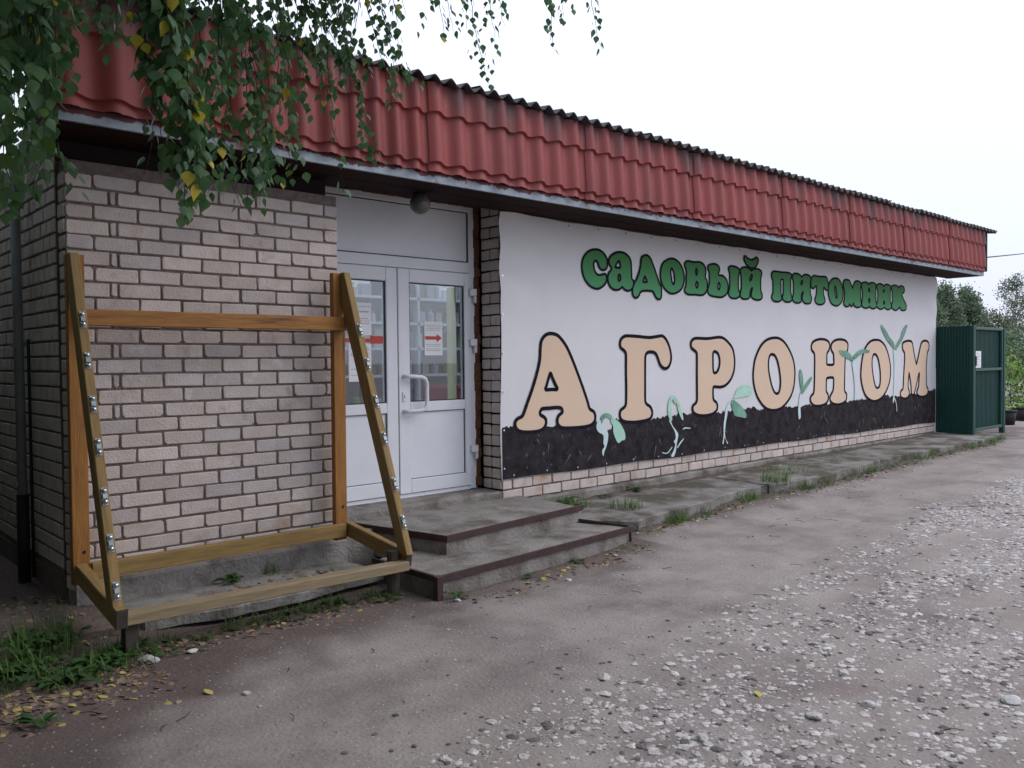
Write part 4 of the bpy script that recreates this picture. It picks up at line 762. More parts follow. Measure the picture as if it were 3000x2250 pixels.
MB().box(11.45, 11.54, gy-.03, gy+.05, -.2, 1.66).obj('post', m_gate, thing('gate_post', (11.5, gy, -.2), 'dark green square steel post beyond the gate leaf', 'post'), bevel=.006)
t = thing('paper_notice', (10.21, gy-.02, .985), 'tall white paper fixed high on the dark green gate', 'notice')
MB().box(10.09, 10.33, gy-.026, gy-.022, .985, 1.265).obj('sheet', m_paper, t)
m = MB()
for i in range(9): m.box(10.115, 10.305-.03*(i % 3), gy-.0275, gy-.0262, 1.01+i*.027, 1.017+i*.027)
m.obj('printed_text', m_text, t, kind='stuff')
CABLE = CAM+(Fw+Rt*((3100-1500)/F_PX)-Up*((728-1125)/F_PX))*45
# power cable from the eaves
pts = [Vector((10.41, -.55, 2.84)).lerp(CABLE, i/24)-Vector((0, 0, .03*4*(i/24)*(1-i/24))) for i in range(25)]
tag(MB().tube(pts, .012, 5).obj('power_cable', m_rub), 'thin dark cable running from the shop eaves across the pale sky', 'cable')

# ------------------------------------------------------------------ birch
def leaf_tpl(fold=.12, curl=.12, wide=1.0):
    pr = [(0, .02), (.12, .26), (.28, .40), (.45, .38), (.65, .24), (.82, .11), (1, .0)]
    v = []; f = []
    for t, h in pr:
        z = -curl*t*t; v += [(t, -h*wide, z-fold*h), (t, 0, z+fold*.3*h), (t, h*wide, z-fold*h)]
    for i in range(len(pr)-1):
        a = i*3; f += [(a, a+3, a+4, a+1), (a+1, a+4, a+5, a+2)]
    return np.array(v), f
def leaf_set(mats_, tpl, name, kind_stuff, parent, recs, **k):
    """recs: list of (pos, dir, normal, size, matindex) joined into one mesh"""
    tv, tf = tpl; n = len(tv); V = []; Fc = []; MI = []
    for i, (p, d, nn, s, mi) in enumerate(recs):
        d = d/np.linalg.norm(d); b = np.cross(nn, d); b = b/(np.linalg.norm(b)+1e-9); c = np.cross(d, b)
        V.append(p+(tv[:, :1]*d+tv[:, 1:2]*b+tv[:, 2:3]*c)*s); Fc += [tuple(q+i*n for q in t_) for t_ in tf]; MI += [mi]*len(tf)
    m = mesh(name, np.concatenate(V), Fc, mats_, True, MI)
    return obj(name, m, parent, kind='stuff' if kind_stuff else None, **k)
TREE = Vector((-6.35, -2.7, gz(-6.35, -2.7)-.1))
BI = thing('birch_tree', TREE, 'weeping birch with green and a few yellow leaves hanging in front of the roof', 'tree')
MB().tube([TREE, TREE+Vector((.05, .05, 1.2)), TREE+Vector((.15, .0, 3)), TREE+Vector((.1, .1, 5)), TREE+Vector((.3, .1, 7.6))], .17, 14, r1=.05).obj('trunk', m_trunk, BI, True)
limbs = [[(-6.2, -2.7, 2.9), (-5.6, -2.85, 3.3), (-4.9, -2.85, 3.2), (-4.45, -2.85, 2.95), (-4.1, -2.95, 2.75)],
         [(-6.2, -2.7, 3.3), (-5.3, -2.7, 3.9), (-4.3, -2.65, 3.7), (-3.6, -2.6, 3.2), (-3.2, -2.45, 3.2)],
         [(-6.2, -2.65, 3.8), (-5.0, -2.5, 4.5), (-3.9, -2.35, 4.2), (-3.2, -2.35, 3.6), (-2.8, -2.3, 3.45)],
         [(-6.2, -2.65, 4.2), (-4.8, -2.4, 5.0), (-3.3, -2.2, 4.6), (-2.4, -2.1, 3.9), (-2.0, -2.15, 3.65), (-1.6, -2.4, 3.55)],
         [(-6.2, -2.7, 3.0), (-6.0, -1.6, 3.9), (-5.4, -.7, 4.4), (-4.6, -.2, 4.6)],
         [(-6.2, -2.7, 3.6), (-6.9, -3.6, 4.4), (-7.3, -4.4, 4.8)]]
for l_ in limbs: MB().tube(l_, .045, 8, r1=.008).obj('limb', m_twig, BI, True)
def perp(d):
    a = rng.normal(size=3); a -= d*a.dot(d)/d.dot(d); return a/np.linalg.norm(a)
recs = []; camv = np.array(CAM)
for si, (ax, ay, az, bx_, by_, bz_) in enumerate(STR):
    a = np.array((ax, ay, az)); b_ = np.array((bx_, by_, bz_)); L_ = np.linalg.norm(b_-a)
    side = perp(b_-a)*L_*rng.uniform(.03, .08); pts = []
    n = max(4, int(L_/.05))
    for i in range(n+1):
        t = i/n; pts.append(a+(b_-a)*t+side*math.sin(t*math.pi)+rng.normal(size=3)*.004)
    # main twig reaches up to the limbs above the frame
    topp = a+np.array((rng.uniform(-.05, .0), rng.uniform(-.05, .05), .35))
    MB().tube([tuple(topp)]+[tuple(p) for p in pts], .0026, 5, r1=.0009).obj('twig', m_twig, BI, True)
    shoots = [(pts, 1.0)]
    dense = si < 52 and si not in (28, 49)
    for k in range(int(L_/.15) if dense else int(L_/.22)):
        i0 = rng.integers(0, max(1, n-2)); p0 = pts[i0]; ln = rng.uniform(.10, .26); o = rng.normal(size=3)*np.array((.07, .07, .0))
        end_z = max(p0[2]-ln, bz_+.02)
        p1 = np.array((p0[0]+o[0], p0[1]+o[1], end_z)); nn_ = 4
        sp_ = [p0+(p1-p0)*np.array((math.sin(j/nn_*1.57), math.sin(j/nn_*1.57), j/nn_)) for j in range(nn_+1)]
        shoots.append((sp_, .9))
    for sp_, sc in shoots:
        acc = 0
        for i in range(len(sp_)-1):
            seg = sp_[i+1]-sp_[i]; sl_ = np.linalg.norm(seg)
            acc += sl_
            step = .027 if dense else .038
            while acc > step:
                acc -= step
                base = sp_[i+1]-seg*(acc/max(sl_, 1e-6))
                if si in (28, 49) and rng.random() < .55: continue
                ang = rng.uniform(0, 6.28); outv = np.array((math.cos(ang), math.sin(ang), 0))
                d = outv*rng.uniform(.15, .75)+np.array((0, 0, -1.0))*rng.uniform(.6, 1.1)
                pos = base+outv*rng.uniform(.008, .022)+np.array((0, 0, -.006))
                nn = outv*.8+np.array((0, 0, .55))+rng.normal(size=3)*.35
                s = rng.uniform(.035, .060)*sc*(1.0 if si < 30 else .85)
                q = rng.random(); mi = 1 if q < .10 else (2 if q < .012+.10 else 0)
                recs.append((pos, d, nn, s, mi))
# big yellow leaves that stand out in the photograph
for p, s in (((-4.083, -3.08, 2.305), .056), ((-4.04, -3.08, 2.16), .055), ((-4.02, -3.10, 2.02), .054), ((-4.015, -3.1, 1.965), .05), ((-3.60, -2.72, 2.05), .05), ((-4.36, -2.9, 2.29), .045), ((-4.16, -3.0, 2.19), .045), ((-4.14, -3.0, 2.17), .04)):
    recs.append((np.array(p), np.array((rng.uniform(-.3, .3), -.2, -1.)), np.array((-.45, -.85, .2)), s, 2))
recs.sort(key=lambda r_: -(r_[3]/np.linalg.norm(r_[0]-camv)+(.5 if r_[4] == 2 else 0)))
tpls = [leaf_tpl(.15, .12), leaf_tpl(.05, .25, 1.08), leaf_tpl(.25, .05, .9), leaf_tpl(.1, -.1)]
lm = [m_leaf, m_leaf_l, m_leaf_y]; LMESH = {}
for i, (p, d, nn, s, mi) in enumerate(recs[:300]):
    key = (i % 4, mi)
    if key not in LMESH: LMESH[key] = mesh('leaf', tpls[i % 4][0], tpls[i % 4][1], lm[mi], True)
    d = Vector(d).normalized(); b_ = Vector(nn).cross(d).normalized(); c = d.cross(b_)
    Mx = Matrix(((d.x*s, b_.x*s, c.x*s, p[0]), (d.y*s, b_.y*s, c.y*s, p[1]), (d.z*s, b_.z*s, c.z*s, p[2]), (0, 0, 0, 1)))
    obj('leaf', LMESH[key], BI, Mx)
leaf_set(lm, tpls[0], 'foliage', True, BI, recs[300:])
# crown overhead (unseen beyond the top of the frame), packed with oversized leaves to shade the left
def in_frame(p, m=90):
    d = Vector(p)-CAM; z = d.dot(Fw)
    if z < .05: return False
    x = 1500+F_PX*d.dot(Rt)/z; y = 1125-F_PX*d.dot(Up)/z
    return -m < x < 3000+m and -m < y < 2250+m
cl = []
clumps = [(rng.uniform(-7.6, -1.9), rng.uniform(-5.6, .6), rng.uniform(2.9, 6.8)) for _ in range(900)]
for c in clumps:
    c = np.array(c)
    if np.linalg.norm((c-np.array((-4.6, -2.4, 4.6)))/np.array((3.1, 3.3, 2.4))) > 1: continue
    if c[0] > -3.2 and rng.random() < .45: continue
    for _ in range(34):
        p = c+rng.normal(size=3)*np.array((.26, .26, .32))
        if in_frame(p) or (p[1] > -.9 and p[2] < 3.5): continue
        a = rng.uniform(0, 6.28)
        cl.append((p, np.array((math.cos(a)*.7, math.sin(a)*.7, -.8)), rng.normal(size=3)+np.array((0, 0, .8)), rng.uniform(.10, .16), int(rng.random() < .1)))
ct = (np.array([(0, 0, 0), (.4, -.38, -.05), (1, 0, -.1), (.4, .38, -.05)]), [(0, 1, 2, 3)])
leaf_set(lm, ct, 'crown', True, BI, cl)

# ------------------------------------------------------------------ plants
def blade(m, p, h, w_, a, lean, mi=0, n=3):
    P = []; dx, dy = math.cos(a), math.sin(a)
    for i in range(n+1):
        t = i/n; c = Vector((p[0]+dx*lean*h*t*t, p[1]+dy*lean*h*t*t, p[2]+h*t*(1-.25*lean*t)))
        ww = w_*(1-t)**.7*.5; P += [c+Vector((-dy*ww, dx*ww, 0)), c+Vector((dy*ww, -dx*ww, 0))]
    m.add(P, [(2*i, 2*i+1, 2*i+3, 2*i+2) for i in range(n)], mi)
def broad(m, p, l_, w_, a, lift, mi=0):
    d = Vector((math.cos(a), math.sin(a), 0)); s = Vector((-d.y, d.x, 0)); P = []; pr = [(0, .06), (.25, .14), (.45, .75), (.65, 1), (.85, .7), (1, .03)]
    for t, h in pr:
        c = Vector(p)+d*l_*t+Vector((0, 0, l_*(lift*t-lift*.75*t*t)+.004)); k = h*w_/2
        P += [c-s*k+Vector((0, 0, k*.35)), c, c+s*k+Vector((0, 0, k*.35))]
    f = []
    for i in range(len(pr)-1): f += [(3*i, 3*i+3, 3*i+4, 3*i+1), (3*i+1, 3*i+4, 3*i+5, 3*i+2)]
    m.add(P, f, mi)
U = random.uniform
def tuft(name, x, y, z, label, n=30, h=.14, r=.08, cat='plant', broad_n=0, group=None, bl=.10):
    t = thing(name, (x, y, z), label, cat, group); m = MB()
    for _ in range(n):
        a = U(0, 6.28); q = r*math.sqrt(U(0, 1)); blade(m, (x+q*math.cos(a), y+q*math.sin(a), z-.01), h*U(.5, 1.15), U(.004, .008), U(0, 6.28), U(.1, .8))
    if n: obj('blades', mesh('blades', m.v, m.f, m_grass, True, m.mi), t)
    if broad_n:
        m = MB()
        for i in range(broad_n):
            q = r*U(0, .7); a = U(0, 6.28); broad(m, (x+q*math.cos(a), y+q*math.sin(a), z), bl*U(.6, 1.2), bl*U(.35, .55), U(0, 6.28), U(.4, 1.3))
        obj('leaves', mesh('leaves', m.v, m.f, m_weed, True, m.mi), t)
    return t
tuft('weed_clump', -3.92, -.72, gz(-3.92, -.72), 'large leafy weed clump in the dark corner left of the timber stand', 90, .22, .24, broad_n=130, bl=.10)
tuft('weed_clump', -4.12, -.95, gz(-4.12, -.95), 'weed clump at the left edge of the picture beside the drainpipe corner', 80, .2, .24, broad_n=120, bl=.10)
tuft('weed_clump', -3.74, -1.08, gz(-3.74, -1.08), 'leafy weeds around the left foot post of the timber stand', 40, .15, .17, broad_n=95, bl=.085)
tuft('weed_clump', -3.55, -.98, gz(-3.55, -.98), 'small weeds right of the left foot post under the front rail', 30, .11, .12, broad_n=60, bl=.065)
tuft('weed_clump', -3.93, -1.22, gz(-3.93, -1.22), 'broad leaved weeds spreading onto the dirt left of the foot post', 20, .1, .16, broad_n=60, bl=.10)
tuft('plantain', -4.17, -1.70, gz(-4.17, -1.70), 'lone plantain rosette in the dirt at the lower left corner', 4, .08, .02, broad_n=12, bl=.095)
tuft('weed_clump', -2.35, -.98, gz(-2.35, -.98), 'grassy weeds below the broken apron edge under the front rail', 34, .13, .09, broad_n=8, bl=.09)
tuft('weed_clump', -2.02, -1.16, gz(-2.02, -1.16), 'sparse weeds in leaf litter left of the lower step', 10, .1, .06, broad_n=8, bl=.08)
tuft('weed_clump', -2.72, -.36, -.265, 'small dandelion weed on the apron slab against the plinth', 6, .1, .05, broad_n=14, bl=.10)
tuft('grass_tuft', -2.42, -.33, -.265, 'grass tuft on the apron slab against the plinth under the back rail', 34, .13, .06, cat='grass')
tuft('grass_tuft', -1.73, -.18, -.07, 'dark little grass tuft beside the upper step at the brick wall end', 36, .07, .05, cat='grass')
tuft('weed_clump', -1.70, -1.46, gz(-1.70, -1.46), 'single bright weed beside the rusty corner post of the lower step', 4, .1, .02, broad_n=5, bl=.10)
tuft('weed_clump', -1.05, -1.38, gz(-1.05, -1.38), 'pale green seedling at the foot of the lower step front', 3, .06, .02, broad_n=6, bl=.07)
tuft('weed_clump', -.42, -1.33, gz(-.42, -1.33), 'low green weeds by the right half of the lower step front', 8, .06, .08, broad_n=12, bl=.06)
tuft('weed_clump', .62, -.28, -.21, 'bright weeds between the upper step and the first pavement slab', 110, .17, .17, broad_n=34, bl=.09)
tuft('weed_clump', .72, -.10, -.20, 'tall single leaved weed against the shop plinth near the door', 8, .2, .04, broad_n=6, bl=.15)
tuft('weed_clump', 1.75, -.10, -.20, 'leafy weed against the plinth below the printed letter', 8, .15, .06, broad_n=18, bl=.11)
tuft('weed_clump', 1.25, -.12, -.2, 'low weeds in the joint of the first slab by the plinth', 14, .07, .10, broad_n=12, bl=.07)
tuft('grass_tuft', 1.0, -.62, -.2, 'grass tuft in the crack between the first two pavement slabs', 110, .12, .16, cat='grass', broad_n=5, bl=.06)
tuft('grass_tuft', 3.35, -.80, -.2, 'bright grass tuft on the pavement edge in mid picture', 160, .19, .17, cat='grass')
tuft('grass_tuft', 4.1, -.50, -.2, 'long grass lying across the middle pavement slab', 130, .14, .24, cat='grass')
tuft('grass_tuft', 5.4, -.42, -.18, 'grass patch on the pavement nearer the gate', 30, .10, .18, cat='grass')
tuft('grass_tuft', 4.6, -.12, -.18, 'thin grass along the plinth in mid wall', 40, .09, .14, cat='grass')
m = MB()    # grass fringe along the pavement edge, the apron and the steps
for _ in range(3200):
    x = U(.45, 10.4)**1.0; k = noise.noise((x*2.1, 4, 0))+.6*noise.noise((x*5, 1, 0))
    if k < .10 and U(0, 1) < .95: continue
    y = wedge(x)-abs(random.gauss(.03, .045)); blade(m, (x, y, gz(x, y)-.005), U(.03, .15), U(.004, .010), U(0, 6.28), U(.2, .9), 0)
for _ in range(420):
    x = U(-3.4, -1.85); y = -.93-abs(random.gauss(0, .06))
    if noise.noise((x*3, 9, 0)) < -.05: continue
    blade(m, (x, y, gz(x, y)-.005), U(.03, .09), U(.004, .008), U(0, 6.28), U(.2, .9), 0)
for _ in range(500):
    x = U(-4.6, -3.5); y = U(-1.35, -.55); blade(m, (x, y, gz(x, y)-.005), U(.03, .10), U(.004, .008), U(0, 6.28), U(.2, .9), 0)
for _ in range(380):
    x = U(.5, 10); y = wedge(x)-.06-abs(random.gauss(0, .05)); broad(m, (x, y, gz(x, y)), U(.025, .055), U(.014, .03), U(0, 6.28), U(.3, 1), 1)
for _ in range(260):
    x = U(-4.6, -1.9); y = (-.98 if x > -3.4 else -1.05)-abs(random.gauss(0, .09)); broad(m, (x, y, gz(x, y)), U(.03, .07), U(.02, .035), U(0, 6.28), U(.3, 1), 1)
obj('grass_fringe', mesh('grass_fringe', m.v, m.f, [m_grass, m_weed], True, m.mi), kind='stuff')
tag(bpy.data.objects['grass_fringe'], 'low grass and weeds along the pavement and apron edges', 'grass')

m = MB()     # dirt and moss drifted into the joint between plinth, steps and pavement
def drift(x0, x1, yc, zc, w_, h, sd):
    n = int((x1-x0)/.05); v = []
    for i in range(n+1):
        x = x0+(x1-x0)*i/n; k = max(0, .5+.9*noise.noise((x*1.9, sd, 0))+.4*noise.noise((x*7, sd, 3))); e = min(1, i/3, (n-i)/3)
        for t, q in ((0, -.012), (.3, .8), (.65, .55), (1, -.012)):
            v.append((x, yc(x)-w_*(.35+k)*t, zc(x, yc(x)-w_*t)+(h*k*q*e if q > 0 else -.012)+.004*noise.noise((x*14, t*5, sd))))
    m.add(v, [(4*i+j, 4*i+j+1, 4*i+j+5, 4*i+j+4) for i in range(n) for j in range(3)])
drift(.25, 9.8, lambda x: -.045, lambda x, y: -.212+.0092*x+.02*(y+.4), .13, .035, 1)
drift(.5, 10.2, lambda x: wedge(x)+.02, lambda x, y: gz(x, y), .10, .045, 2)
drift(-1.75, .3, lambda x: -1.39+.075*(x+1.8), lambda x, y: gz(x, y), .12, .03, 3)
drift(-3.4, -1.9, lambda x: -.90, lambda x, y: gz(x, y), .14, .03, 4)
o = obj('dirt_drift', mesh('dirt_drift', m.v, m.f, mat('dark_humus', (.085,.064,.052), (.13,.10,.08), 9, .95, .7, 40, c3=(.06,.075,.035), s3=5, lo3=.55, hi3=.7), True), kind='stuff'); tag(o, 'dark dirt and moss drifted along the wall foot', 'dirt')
# fallen leaves
def litter(xr, yf, n):
    o = []
    for _ in range(n):
        x = U(*xr); y = yf(x); z = gz(x, y)+.004; a = U(0, 6.28)
        o.append((np.array((x, y, z)), np.array((math.cos(a), math.sin(a), U(-.1, .15))), np.array((U(-.5, .5), U(-.5, .5), 1)), U(.025, .05), 0 if U(0, 1) < .9 else 1))
    return o
recs2 = litter((-4.7, -3.55), lambda x: -1.2-abs(random.gauss(0, .26)), 420)+litter((-3.5, -1.85), lambda x: -1.0-abs(random.gauss(.05, .12)), 300)+litter((-1.75, .35), lambda x: -1.40+.10*x-abs(random.gauss(0, .07)), 110)+litter((.5, 9.5), lambda x: wedge(x)-.08-abs(random.gauss(0, .09)), 420)
recs2 += [(np.array((U(-2.9, -1.95), U(-.75, -.45), -.262)), np.array((U(-1, 1), U(-1, 1), .1)), np.array((U(-.4, .4), U(-.4, .4), 1)), U(.03, .055), 0) for _ in range(60)]
recs2 += litter((-4.7, -3.6), lambda x: U(-1.1, .2), 260)+litter((-4.6, -3.7), lambda x: -1.35-abs(random.gauss(0, .2)), 160)
o = leaf_set([m_litter, m_litter_y], tpls[1], 'leaf_litter', True, None, recs2); tag(o, 'scattered brown birch leaf litter along the wall foot', 'leaf litter')
yl = mesh('fallen_leaf', tpls[1][0], tpls[1][1], m_litter_y, True)
def yleaf(x, y, label, group=None, s=None, z=None):
    s = s or U(.035, .05); zz = (gz(x, y) if z is None else z)+.012
    o = obj('fallen_leaf', yl, None, Matrix.Translation((x, y, zz)) @ Matrix.Rotation(U(0, 6.28), 4, 'Z') @ Matrix.Rotation(U(-.35, .35), 4, 'X') @ Matrix.Scale(s, 4))
    tag(o, label, 'leaf', group)
yleaf(-3.52, -1.85, 'lone yellow leaf on bare dirt below the timber stand', s=.06)
yleaf(-1.66, -3.61, 'lone yellow leaf among the white gravel stones', s=.05)
yleaf(-3.90, -1.57, 'brightest curled yellow leaf in the litter at lower left', s=.055)
for x, y in ((-3.97, -1.42), (-3.92, -1.40), (-3.84, -1.46), (-3.73, -1.30), (-3.69, -1.35), (-4.02, -1.55)): yleaf(x, y, 'small yellow leaf among brown litter left of the timber stand', 'yellow leaves left of the stand')
for x, y in ((-1.15, -1.52), (-.95, -1.50), (-.86, -1.47), (-.7, -1.44), (-.62, -1.40), (-.55, -1.42), (-.45, -1.44), (-.40, -1.40), (-.1, -1.36), (-.05, -1.33), (.05, -1.35), (.2, -1.28), (.26, -1.33)): yleaf(x, y, 'small yellow leaf on the dirt in front of the lower step', 'yellow leaves before the steps')
for _ in range(16):
    x = U(.6, 4.5); yleaf(x, wedge(x)-U(.06, .2), 'small yellowish leaf in the weeds along the pavement edge', 'yellow leaves along the pavement', .035)
for x, y in ((-2.15, -.62), (-2.05, -.70), (-2.3, -.6)): yleaf(x, y, 'yellow leaf on the apron slab behind the front rail', 'yellow leaves on the apron', .05, -.268)

# ------------------------------------------------------------------ gravel
def rock(seed, flat=.5, n=1):
    b = bmesh.new(); bmesh.ops.create_icosphere(b, subdivisions=n, radius=1); r = random.Random(seed)
    k = [Vector((r.gauss(0, 1), r.gauss(0, 1), r.gauss(0, 1))).normalized() for _ in range(5)]
    c = [r.uniform(.55, .9) for _ in range(5)]; sx_ = r.uniform(.8, 1.35)
    for v_ in b.verts:
        p = v_.co.copy()
        for kk, cc in zip(k, c):
            d_ = p.dot(kk)
            if d_ > cc: p -= kk*(d_-cc)
        p *= 1+r.uniform(-.08, .08); v_.co = Vector((p.x*sx_, p.y, p.z*flat))
    vv = np.array([tuple(v_.co) for v_ in b.verts]); ff = [tuple(v_.index for v_ in q.verts) for q in b.faces]; b.free(); return vv, ff
RK = [rock(s, random.Random(s).uniform(.25, .5)) for s in range(14)]
V = []; Fc = []; off = 0; cnt = 0; GMI = []
while cnt < 29000:
    x = U(-3.9, 6) if U(0, 1) < .75 else U(3, 13); y = U(-5.2, -1.35)
    yb = -3.02+.10*min(x+2.4, 6)                      # inner edge of the stony track
    yb += .22*noise.noise((x*1.3, 2, 0))
    dens = sst(.15, -.25, y-yb)
    clus = .62+.9*noise.noise((x*1.1, y*2.4, 11))+.55*noise.noise((x*4, y*4, 3))
    dens *= max(0, min(1, clus))
    dens = max(dens, .008)
    if U(0, 1) > dens: continue
    s = min(.030, .0055*math.exp(abs(random.gauss(0, .82)))) if dens > .02 else U(.003, .009)
    dk = U(0, 1) < .13
    vv, ff = random.choice(RK); a = U(0, 6.28); ca, sa = math.cos(a), math.sin(a)
    P = vv*s; P = np.stack([P[:, 0]*ca-P[:, 1]*sa, P[:, 0]*sa+P[:, 1]*ca, P[:, 2]], 1)+np.array((x, y, gz(x, y)+s*U(-.20, .05)))
    V.append(P); Fc += [tuple(q+off for q in t_) for t_ in ff]; off += len(vv); cnt += 1; GMI += [int(dk)]*len(ff)
o = obj('gravel', mesh('gravel', np.concatenate(V), Fc, [m_grav, m_peb], False, GMI), kind='stuff'); tag(o, 'pale limestone gravel pressed into the dirt track', 'gravel')
RM = [mesh('stone', *rock(100+s, .5, 2), m_stone) for s in range(6)]
def stone(x, y, s, label, group=None, sink=.15):
    tag(obj('stone', random.choice(RM), None, Matrix.Translation((x, y, gz(x, y)+s*(.45-sink))) @ Matrix.Rotation(U(0, 6.28), 4, 'Z') @ Matrix.Rotation(U(-.3, .3), 4, 'X') @ Matrix.Scale(s, 4)), label, 'stone', group)
stone(-3.56, -1.19, .042, 'largest pale stone on the dirt near the stand foot post')
stone(-3.53, -1.235, .022, 'small pale stone touching the larger one near the foot post')
stone(-3.34, -1.235, .026, 'round pale stone on the dirt under the left half of the front rail')
stone(-3.38, -1.98, .02, 'pinkish pebble alone on bare dirt below the stand')
stone(-1.74, -1.51, .024, 'pale stone at the foot of the rusty corner post')
stone(-.87, -1.66, .022, 'white stone alone on the dirt before the lower step')
stone(-.08, -1.41, .02, 'white stone among yellow leaves near the right end of the lower step')
V = []; Fc = []; off = 0; GMI = []
def loose(x, y, s_, dk=0):
    global off
    vv, ff = random.choice(RK); a = U(0, 6.28); ca, sa = math.cos(a), math.sin(a); P = vv*s_
    V.append(np.stack([P[:, 0]*ca-P[:, 1]*sa, P[:, 0]*sa+P[:, 1]*ca, P[:, 2]], 1)+np.array((x, y, gz(x, y)+s_*.2))); Fc.extend(tuple(q+off for q in t_) for t_ in ff); off += len(vv); GMI.extend([dk]*len(ff))
for _ in range(90):
    x = U(.5, 10); loose(x, wedge(x)-U(.06, .45), U(.008, .024))
for _ in range(170): x = U(-3.4, 8); loose(x, U(-2.9, -1.5), U(.004, .013), int(U(0, 1) < .4))
for _ in range(500): x = U(-3.6, 9); loose(x, U(-4.8, -2.6), U(.006, .016), 1)
o = obj('loose_stones', mesh('loose_stones', np.concatenate(V), Fc, [m_grav, m_peb], False, GMI), kind='stuff'); tag(o, 'loose pebbles and crumbs strewn over the bare dirt', 'pebbles')
gv = np.array([(1, 0, 0), (-.5, .8, .1), (-.4, -.9, 0), (.1, .1, .7)]); gf = [(0, 1, 3), (1, 2, 3), (2, 0, 3)]; V2 = []; F2 = []
for i in range(26000):
    x = U(-4.2, 5) if i % 3 else U(3, 10); y = -1.3-3.9*U(0, 1)**.8
    if noise.noise((x*1.7, y*2.5, 20)) < -.12: continue
    a = U(0, 6.28); ca, sa = math.cos(a), math.sin(a); s_ = U(.0018, .0055); P = gv*s_
    V2.append(np.stack([P[:, 0]*ca-P[:, 1]*sa, P[:, 0]*sa+P[:, 1]*ca, P[:, 2]], 1)+np.array((x, y, gz(x, y)))); k = len(V2)*4-4; F2 += [tuple(q+k for q in t_) for t_ in gf]
o = obj('grit', mesh('grit', np.concatenate(V2), F2, m_grit), kind='stuff'); tag(o, 'fine grit lying on the packed dirt', 'grit')
m = MB()
for _ in range(70):
    x, y = U(-4.2, 4), U(-4.6, -1.4); a = U(0, 6.28); l_ = U(.03, .13); m.tube([(x, y, gz(x, y)+.003), (x+l_*.5*math.cos(a), y+l_*.5*math.sin(a), gz(x, y)+.007), (x+l_*math.cos(a+.3), y+l_*math.sin(a+.3), gz(x, y)+.004)], .0016, 4)
o = m.obj('dry_twigs', m_twig, kind='stuff'); tag(o, 'thin dry birch twigs scattered on the dirt', 'twigs')
# taller stones of the track that stand out
for x, y, s_, lab in ((-1.72, -3.92, .040, 'broad white stone low in the track near the bottom of the picture'), (-1.42, -4.02, .034, 'pale flat stone right of the broad white one near the bottom edge'), (-.95, -4.45, .045, 'big pale stone at the bottom right corner of the picture'), (-2.05, -3.02, .030, 'first pale stone where the gravel track begins'), (.02, -2.80, .032, 'dark topped stone at the upper rim of the gravel track'), (-2.25, -3.72, .030, 'dark flat clod of earth low in the gravel track')): stone(x, y, s_, lab, None, .25)

# ------------------------------------------------------------------ far plants and trees
def far_tree(name, base, h, rw, label, mats_, n, q, sparse=0, lobes=6, group=None, trunk_r=.12, low=.25, cat='tree', shape=1.0, seed=0, cluster=7):
    rs = np.random.default_rng(seed+50); b_ = np.array(base); t = thing(name, base, label, cat, group)
    lean = rs.normal(size=2)*.03*h
    MB().tube([tuple(b_-np.array((0, 0, .3))), tuple(b_+np.array((lean[0]*.4, lean[1]*.4, h*.5))), tuple(b_+np.array((lean[0], lean[1], h*.93)))], trunk_r, 8, r1=trunk_r*.15).obj('trunk', m_trunk if trunk_r < .15 else m_twig, t, True)
    lim = MB(); C = []
    for i in range(lobes):
        u = low+(1-low)*(i+.5)/lobes; a = i*2.4+rs.uniform(-.5, .5); rr_ = rw*(1-abs((u-low)/(1-low)-.40)**1.3*1.15*shape)
        rr_ = max(rr_, rw*.15); cpos = b_+np.array((lean[0]*u+math.cos(a)*rr_*.55, lean[1]*u+math.sin(a)*rr_*.55, h*u)); C.append((cpos, rr_*.66, h*(1-low)/lobes*1.25))
        lim.tube([tuple(b_+np.array((lean[0]*u, lean[1]*u, h*max(.05, u-.16)))), tuple(cpos)], trunk_r*.3, 5, r1=trunk_r*.06)
    if lobes: lim.obj('limbs', m_twig, t, kind='stuff')
    rc = []
    while len(rc) < n:
        c, r_x, r_z = C[rs.integers(len(C))]; d = rs.normal(size=3); d /= np.linalg.norm(d); rad = rs.uniform(.25, 1)**.5
        cc = c+d*np.array((r_x, r_x, r_z))*rad
        if sparse and rs.random() < sparse and noise.noise(tuple(cc*1.3)) < .1: continue
        for _ in range(cluster):
            p = cc+rs.normal(size=3)*q*1.3
            rc.append((p, rs.normal(size=3)+np.array((0, 0, -.5)), rs.normal(size=3)+np.array((0, 0, .7)), q*rs.uniform(.6, 1.4), int(rs.random() < .3)))
    leaf_set(mats_, ct, 'crown', False, t, rc)
    return t
def at(px, py, dist):      # ground position under a bearing at a distance
    x, y = (px-1500)/F_PX, -(py-1125)/F_PX; d = Fw+Rt*x+Up*y; return CAM+d*dist
G0 = gz(30, 5)
def place(px, dist): p = at(px, 1010, dist); return (p.x, p.y, gz(p.x, p.y))
def hgt(px, py, dist): return at(px, py, dist).z-G0
far_tree('poplar_tree', place(2772, 95), hgt(2772, 852, 95), 1.75, 'broad green tree with rounded top behind the gate, nearer the shop corner', [m_far, m_far2], 12000, .26, lobes=10, trunk_r=.2, low=.05, shape=.8, seed=1)
far_tree('poplar_tree', place(2836, 98), hgt(2832, 858, 98), 1.45, 'narrower pointed green tree right of its rounded neighbour behind the gate', [m_far, m_far2], 10000, .26, lobes=9, trunk_r=.2, low=.05, shape=.95, seed=2)
far_tree('poplar_tree', place(2738, 92), hgt(2738, 905, 92), 1.3, 'tree half hidden behind the right end of the banner wall', [m_far, m_far2], 6000, .26, lobes=7, trunk_r=.2, low=.05, seed=3)
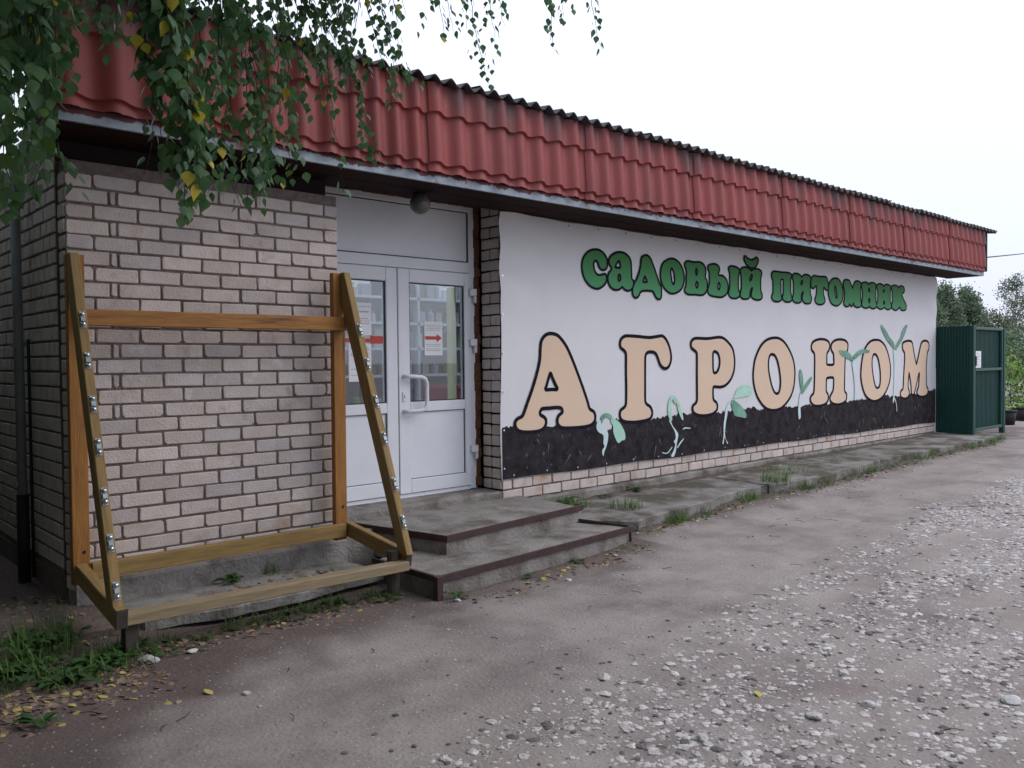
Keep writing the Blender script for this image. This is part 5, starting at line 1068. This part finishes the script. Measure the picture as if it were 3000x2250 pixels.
far_tree('small_tree', place(2882, 96), hgt(2882, 940, 96), 1.6, 'low bushy tree just showing over the gate top', [m_far, m_far2], 3500, .24, lobes=5, trunk_r=.12, low=.1, seed=4, sparse=.2)
far_tree('small_tree', place(2862, 97), hgt(2862, 912, 97), 1.5, 'lower shoulder tree between the pointed tree and the gate top', [m_far, m_far2], 4000, .24, lobes=5, trunk_r=.12, low=.1, seed=14)
far_tree('tall_birch', place(2950, 62), hgt(2950, 815, 62), 1.7, 'tall sparse tree with bluish open crown at the right edge', [m_far2, m_far], 4200, .13, sparse=.85, lobes=13, trunk_r=.10, low=.30, shape=.75, seed=5, cluster=6)
far_tree('tall_birch', place(3015, 64), hgt(3015, 850, 64), 1.6, 'second sparse tree cut by the right picture edge', [m_far2, m_far], 2200, .13, sparse=.8, lobes=11, trunk_r=.10, low=.3, shape=.75, seed=6, cluster=6)
far_tree('brown_shrub', place(2945, 55), hgt(2945, 935, 55), 2.0, 'brownish shrub thicket below the tall sparse tree', [m_far3, m_far], 5000, .13, sparse=.35, lobes=7, trunk_r=.06, low=.05, cat='bush', seed=7)
far_tree('dark_shrub', place(2990, 48), hgt(2990, 985, 48), 2.2, 'dark green shrub mass behind the vine bush', [m_far, m_far], 5000, .14, lobes=7, trunk_r=.05, low=.05, cat='bush', seed=8)
far_tree('dark_shrub', place(2925, 50), hgt(2925, 990, 50), 1.9, 'dark green shrub beside the gate post in the distance', [m_far, m_far], 5000, .14, lobes=6, trunk_r=.05, low=.05, cat='bush', seed=9)
far_tree('vine_bush', place(2962, 19.5), hgt(2962, 1048, 19.5)+.05, .62, 'bright green leafy bush beyond the gate post', [m_vine, m_far3], 1300, .07, lobes=7, trunk_r=.02, low=.02, cat='bush', seed=10, shape=.5, cluster=4)
far_tree('vine_bush', place(3030, 19), hgt(3030, 1070, 19), .55, 'second leafy bush reaching in from the right edge', [m_vine, m_far3], 1000, .07, lobes=6, trunk_r=.02, low=.02, cat='bush', seed=12, shape=.5, cluster=4)
for i, (px, dist, lab) in enumerate(((2954, 16.6, 'black plant pot standing nearest on the pale ground beyond the gate'), (2925, 18.0, 'black plant pot half hidden behind the gate post'), (2992, 17.6, 'black plant pot at the right picture edge'))):
    p = place(px, dist); t = thing('plant_pot', p, lab, 'pot', 'black plant pots beyond the gate')
    x, y, z = p; MB().tube([(x, y, z-.01), (x, y, z+.27)], .12, 14, r1=.155).obj('body', m_rub, t, True); MB().tube([(x, y, z+.255), (x, y, z+.285)], .165, 14).obj('rim', m_rub, t, True)
    m = MB(); [broad(m, (x, y, z+.27), .2, .07, U(0, 6.28), 1.2) for _ in range(8)]; obj('plant', mesh('plant', m.v, m.f, m_vine, True), t)

def shade_tree(name, x, y, h, rw, label, seed, low=.15, n=5200, q=.19, cat='tree'):  # unseen bushes and trees added to block sky light from the left end
    far_tree(name, (x, y, gz(x, y)), h, rw, label, [m_leaf, m_leaf_l], n, q, lobes=9, trunk_r=.09, low=low, cat=cat, seed=seed, shape=.6, cluster=6)
shade_tree('shade_lilac', -5.25, 1.3, 3.6, .95, 'dense lilac bush left of the shop side wall outside the picture', 31, .03, cat='bush')
shade_tree('shade_lilac', -5.3, 3.4, 3.9, 1.2, 'second lilac bush further back along the shop side wall', 32, .03, cat='bush')
shade_tree('shade_lilac', -6.6, -.6, 3.6, 1.2, 'lilac bush beside the birch trunk left of the shop corner', 33, .03, cat='bush')
shade_tree('shade_maple', -8.3, -3.9, 8.5, 2.0, 'dense maple standing left of the photographer outside the picture', 34, .06, 5200, .26)
shade_tree('shade_maple', -8.6, -7.3, 9.0, 2.3, 'second dense maple left behind the photographer outside the picture', 35, .06, 5600, .26)
shade_tree('shade_maple', -8.4, -.4, 8.5, 2.0, 'dense maple beyond the birch trunk outside the picture', 36, .06, 5200, .26)
shade_tree('shade_maple', -6.6, -10.2, 8.5, 2.2, 'dense maple behind the photographer outside the picture', 37, .10, 5200, .26)
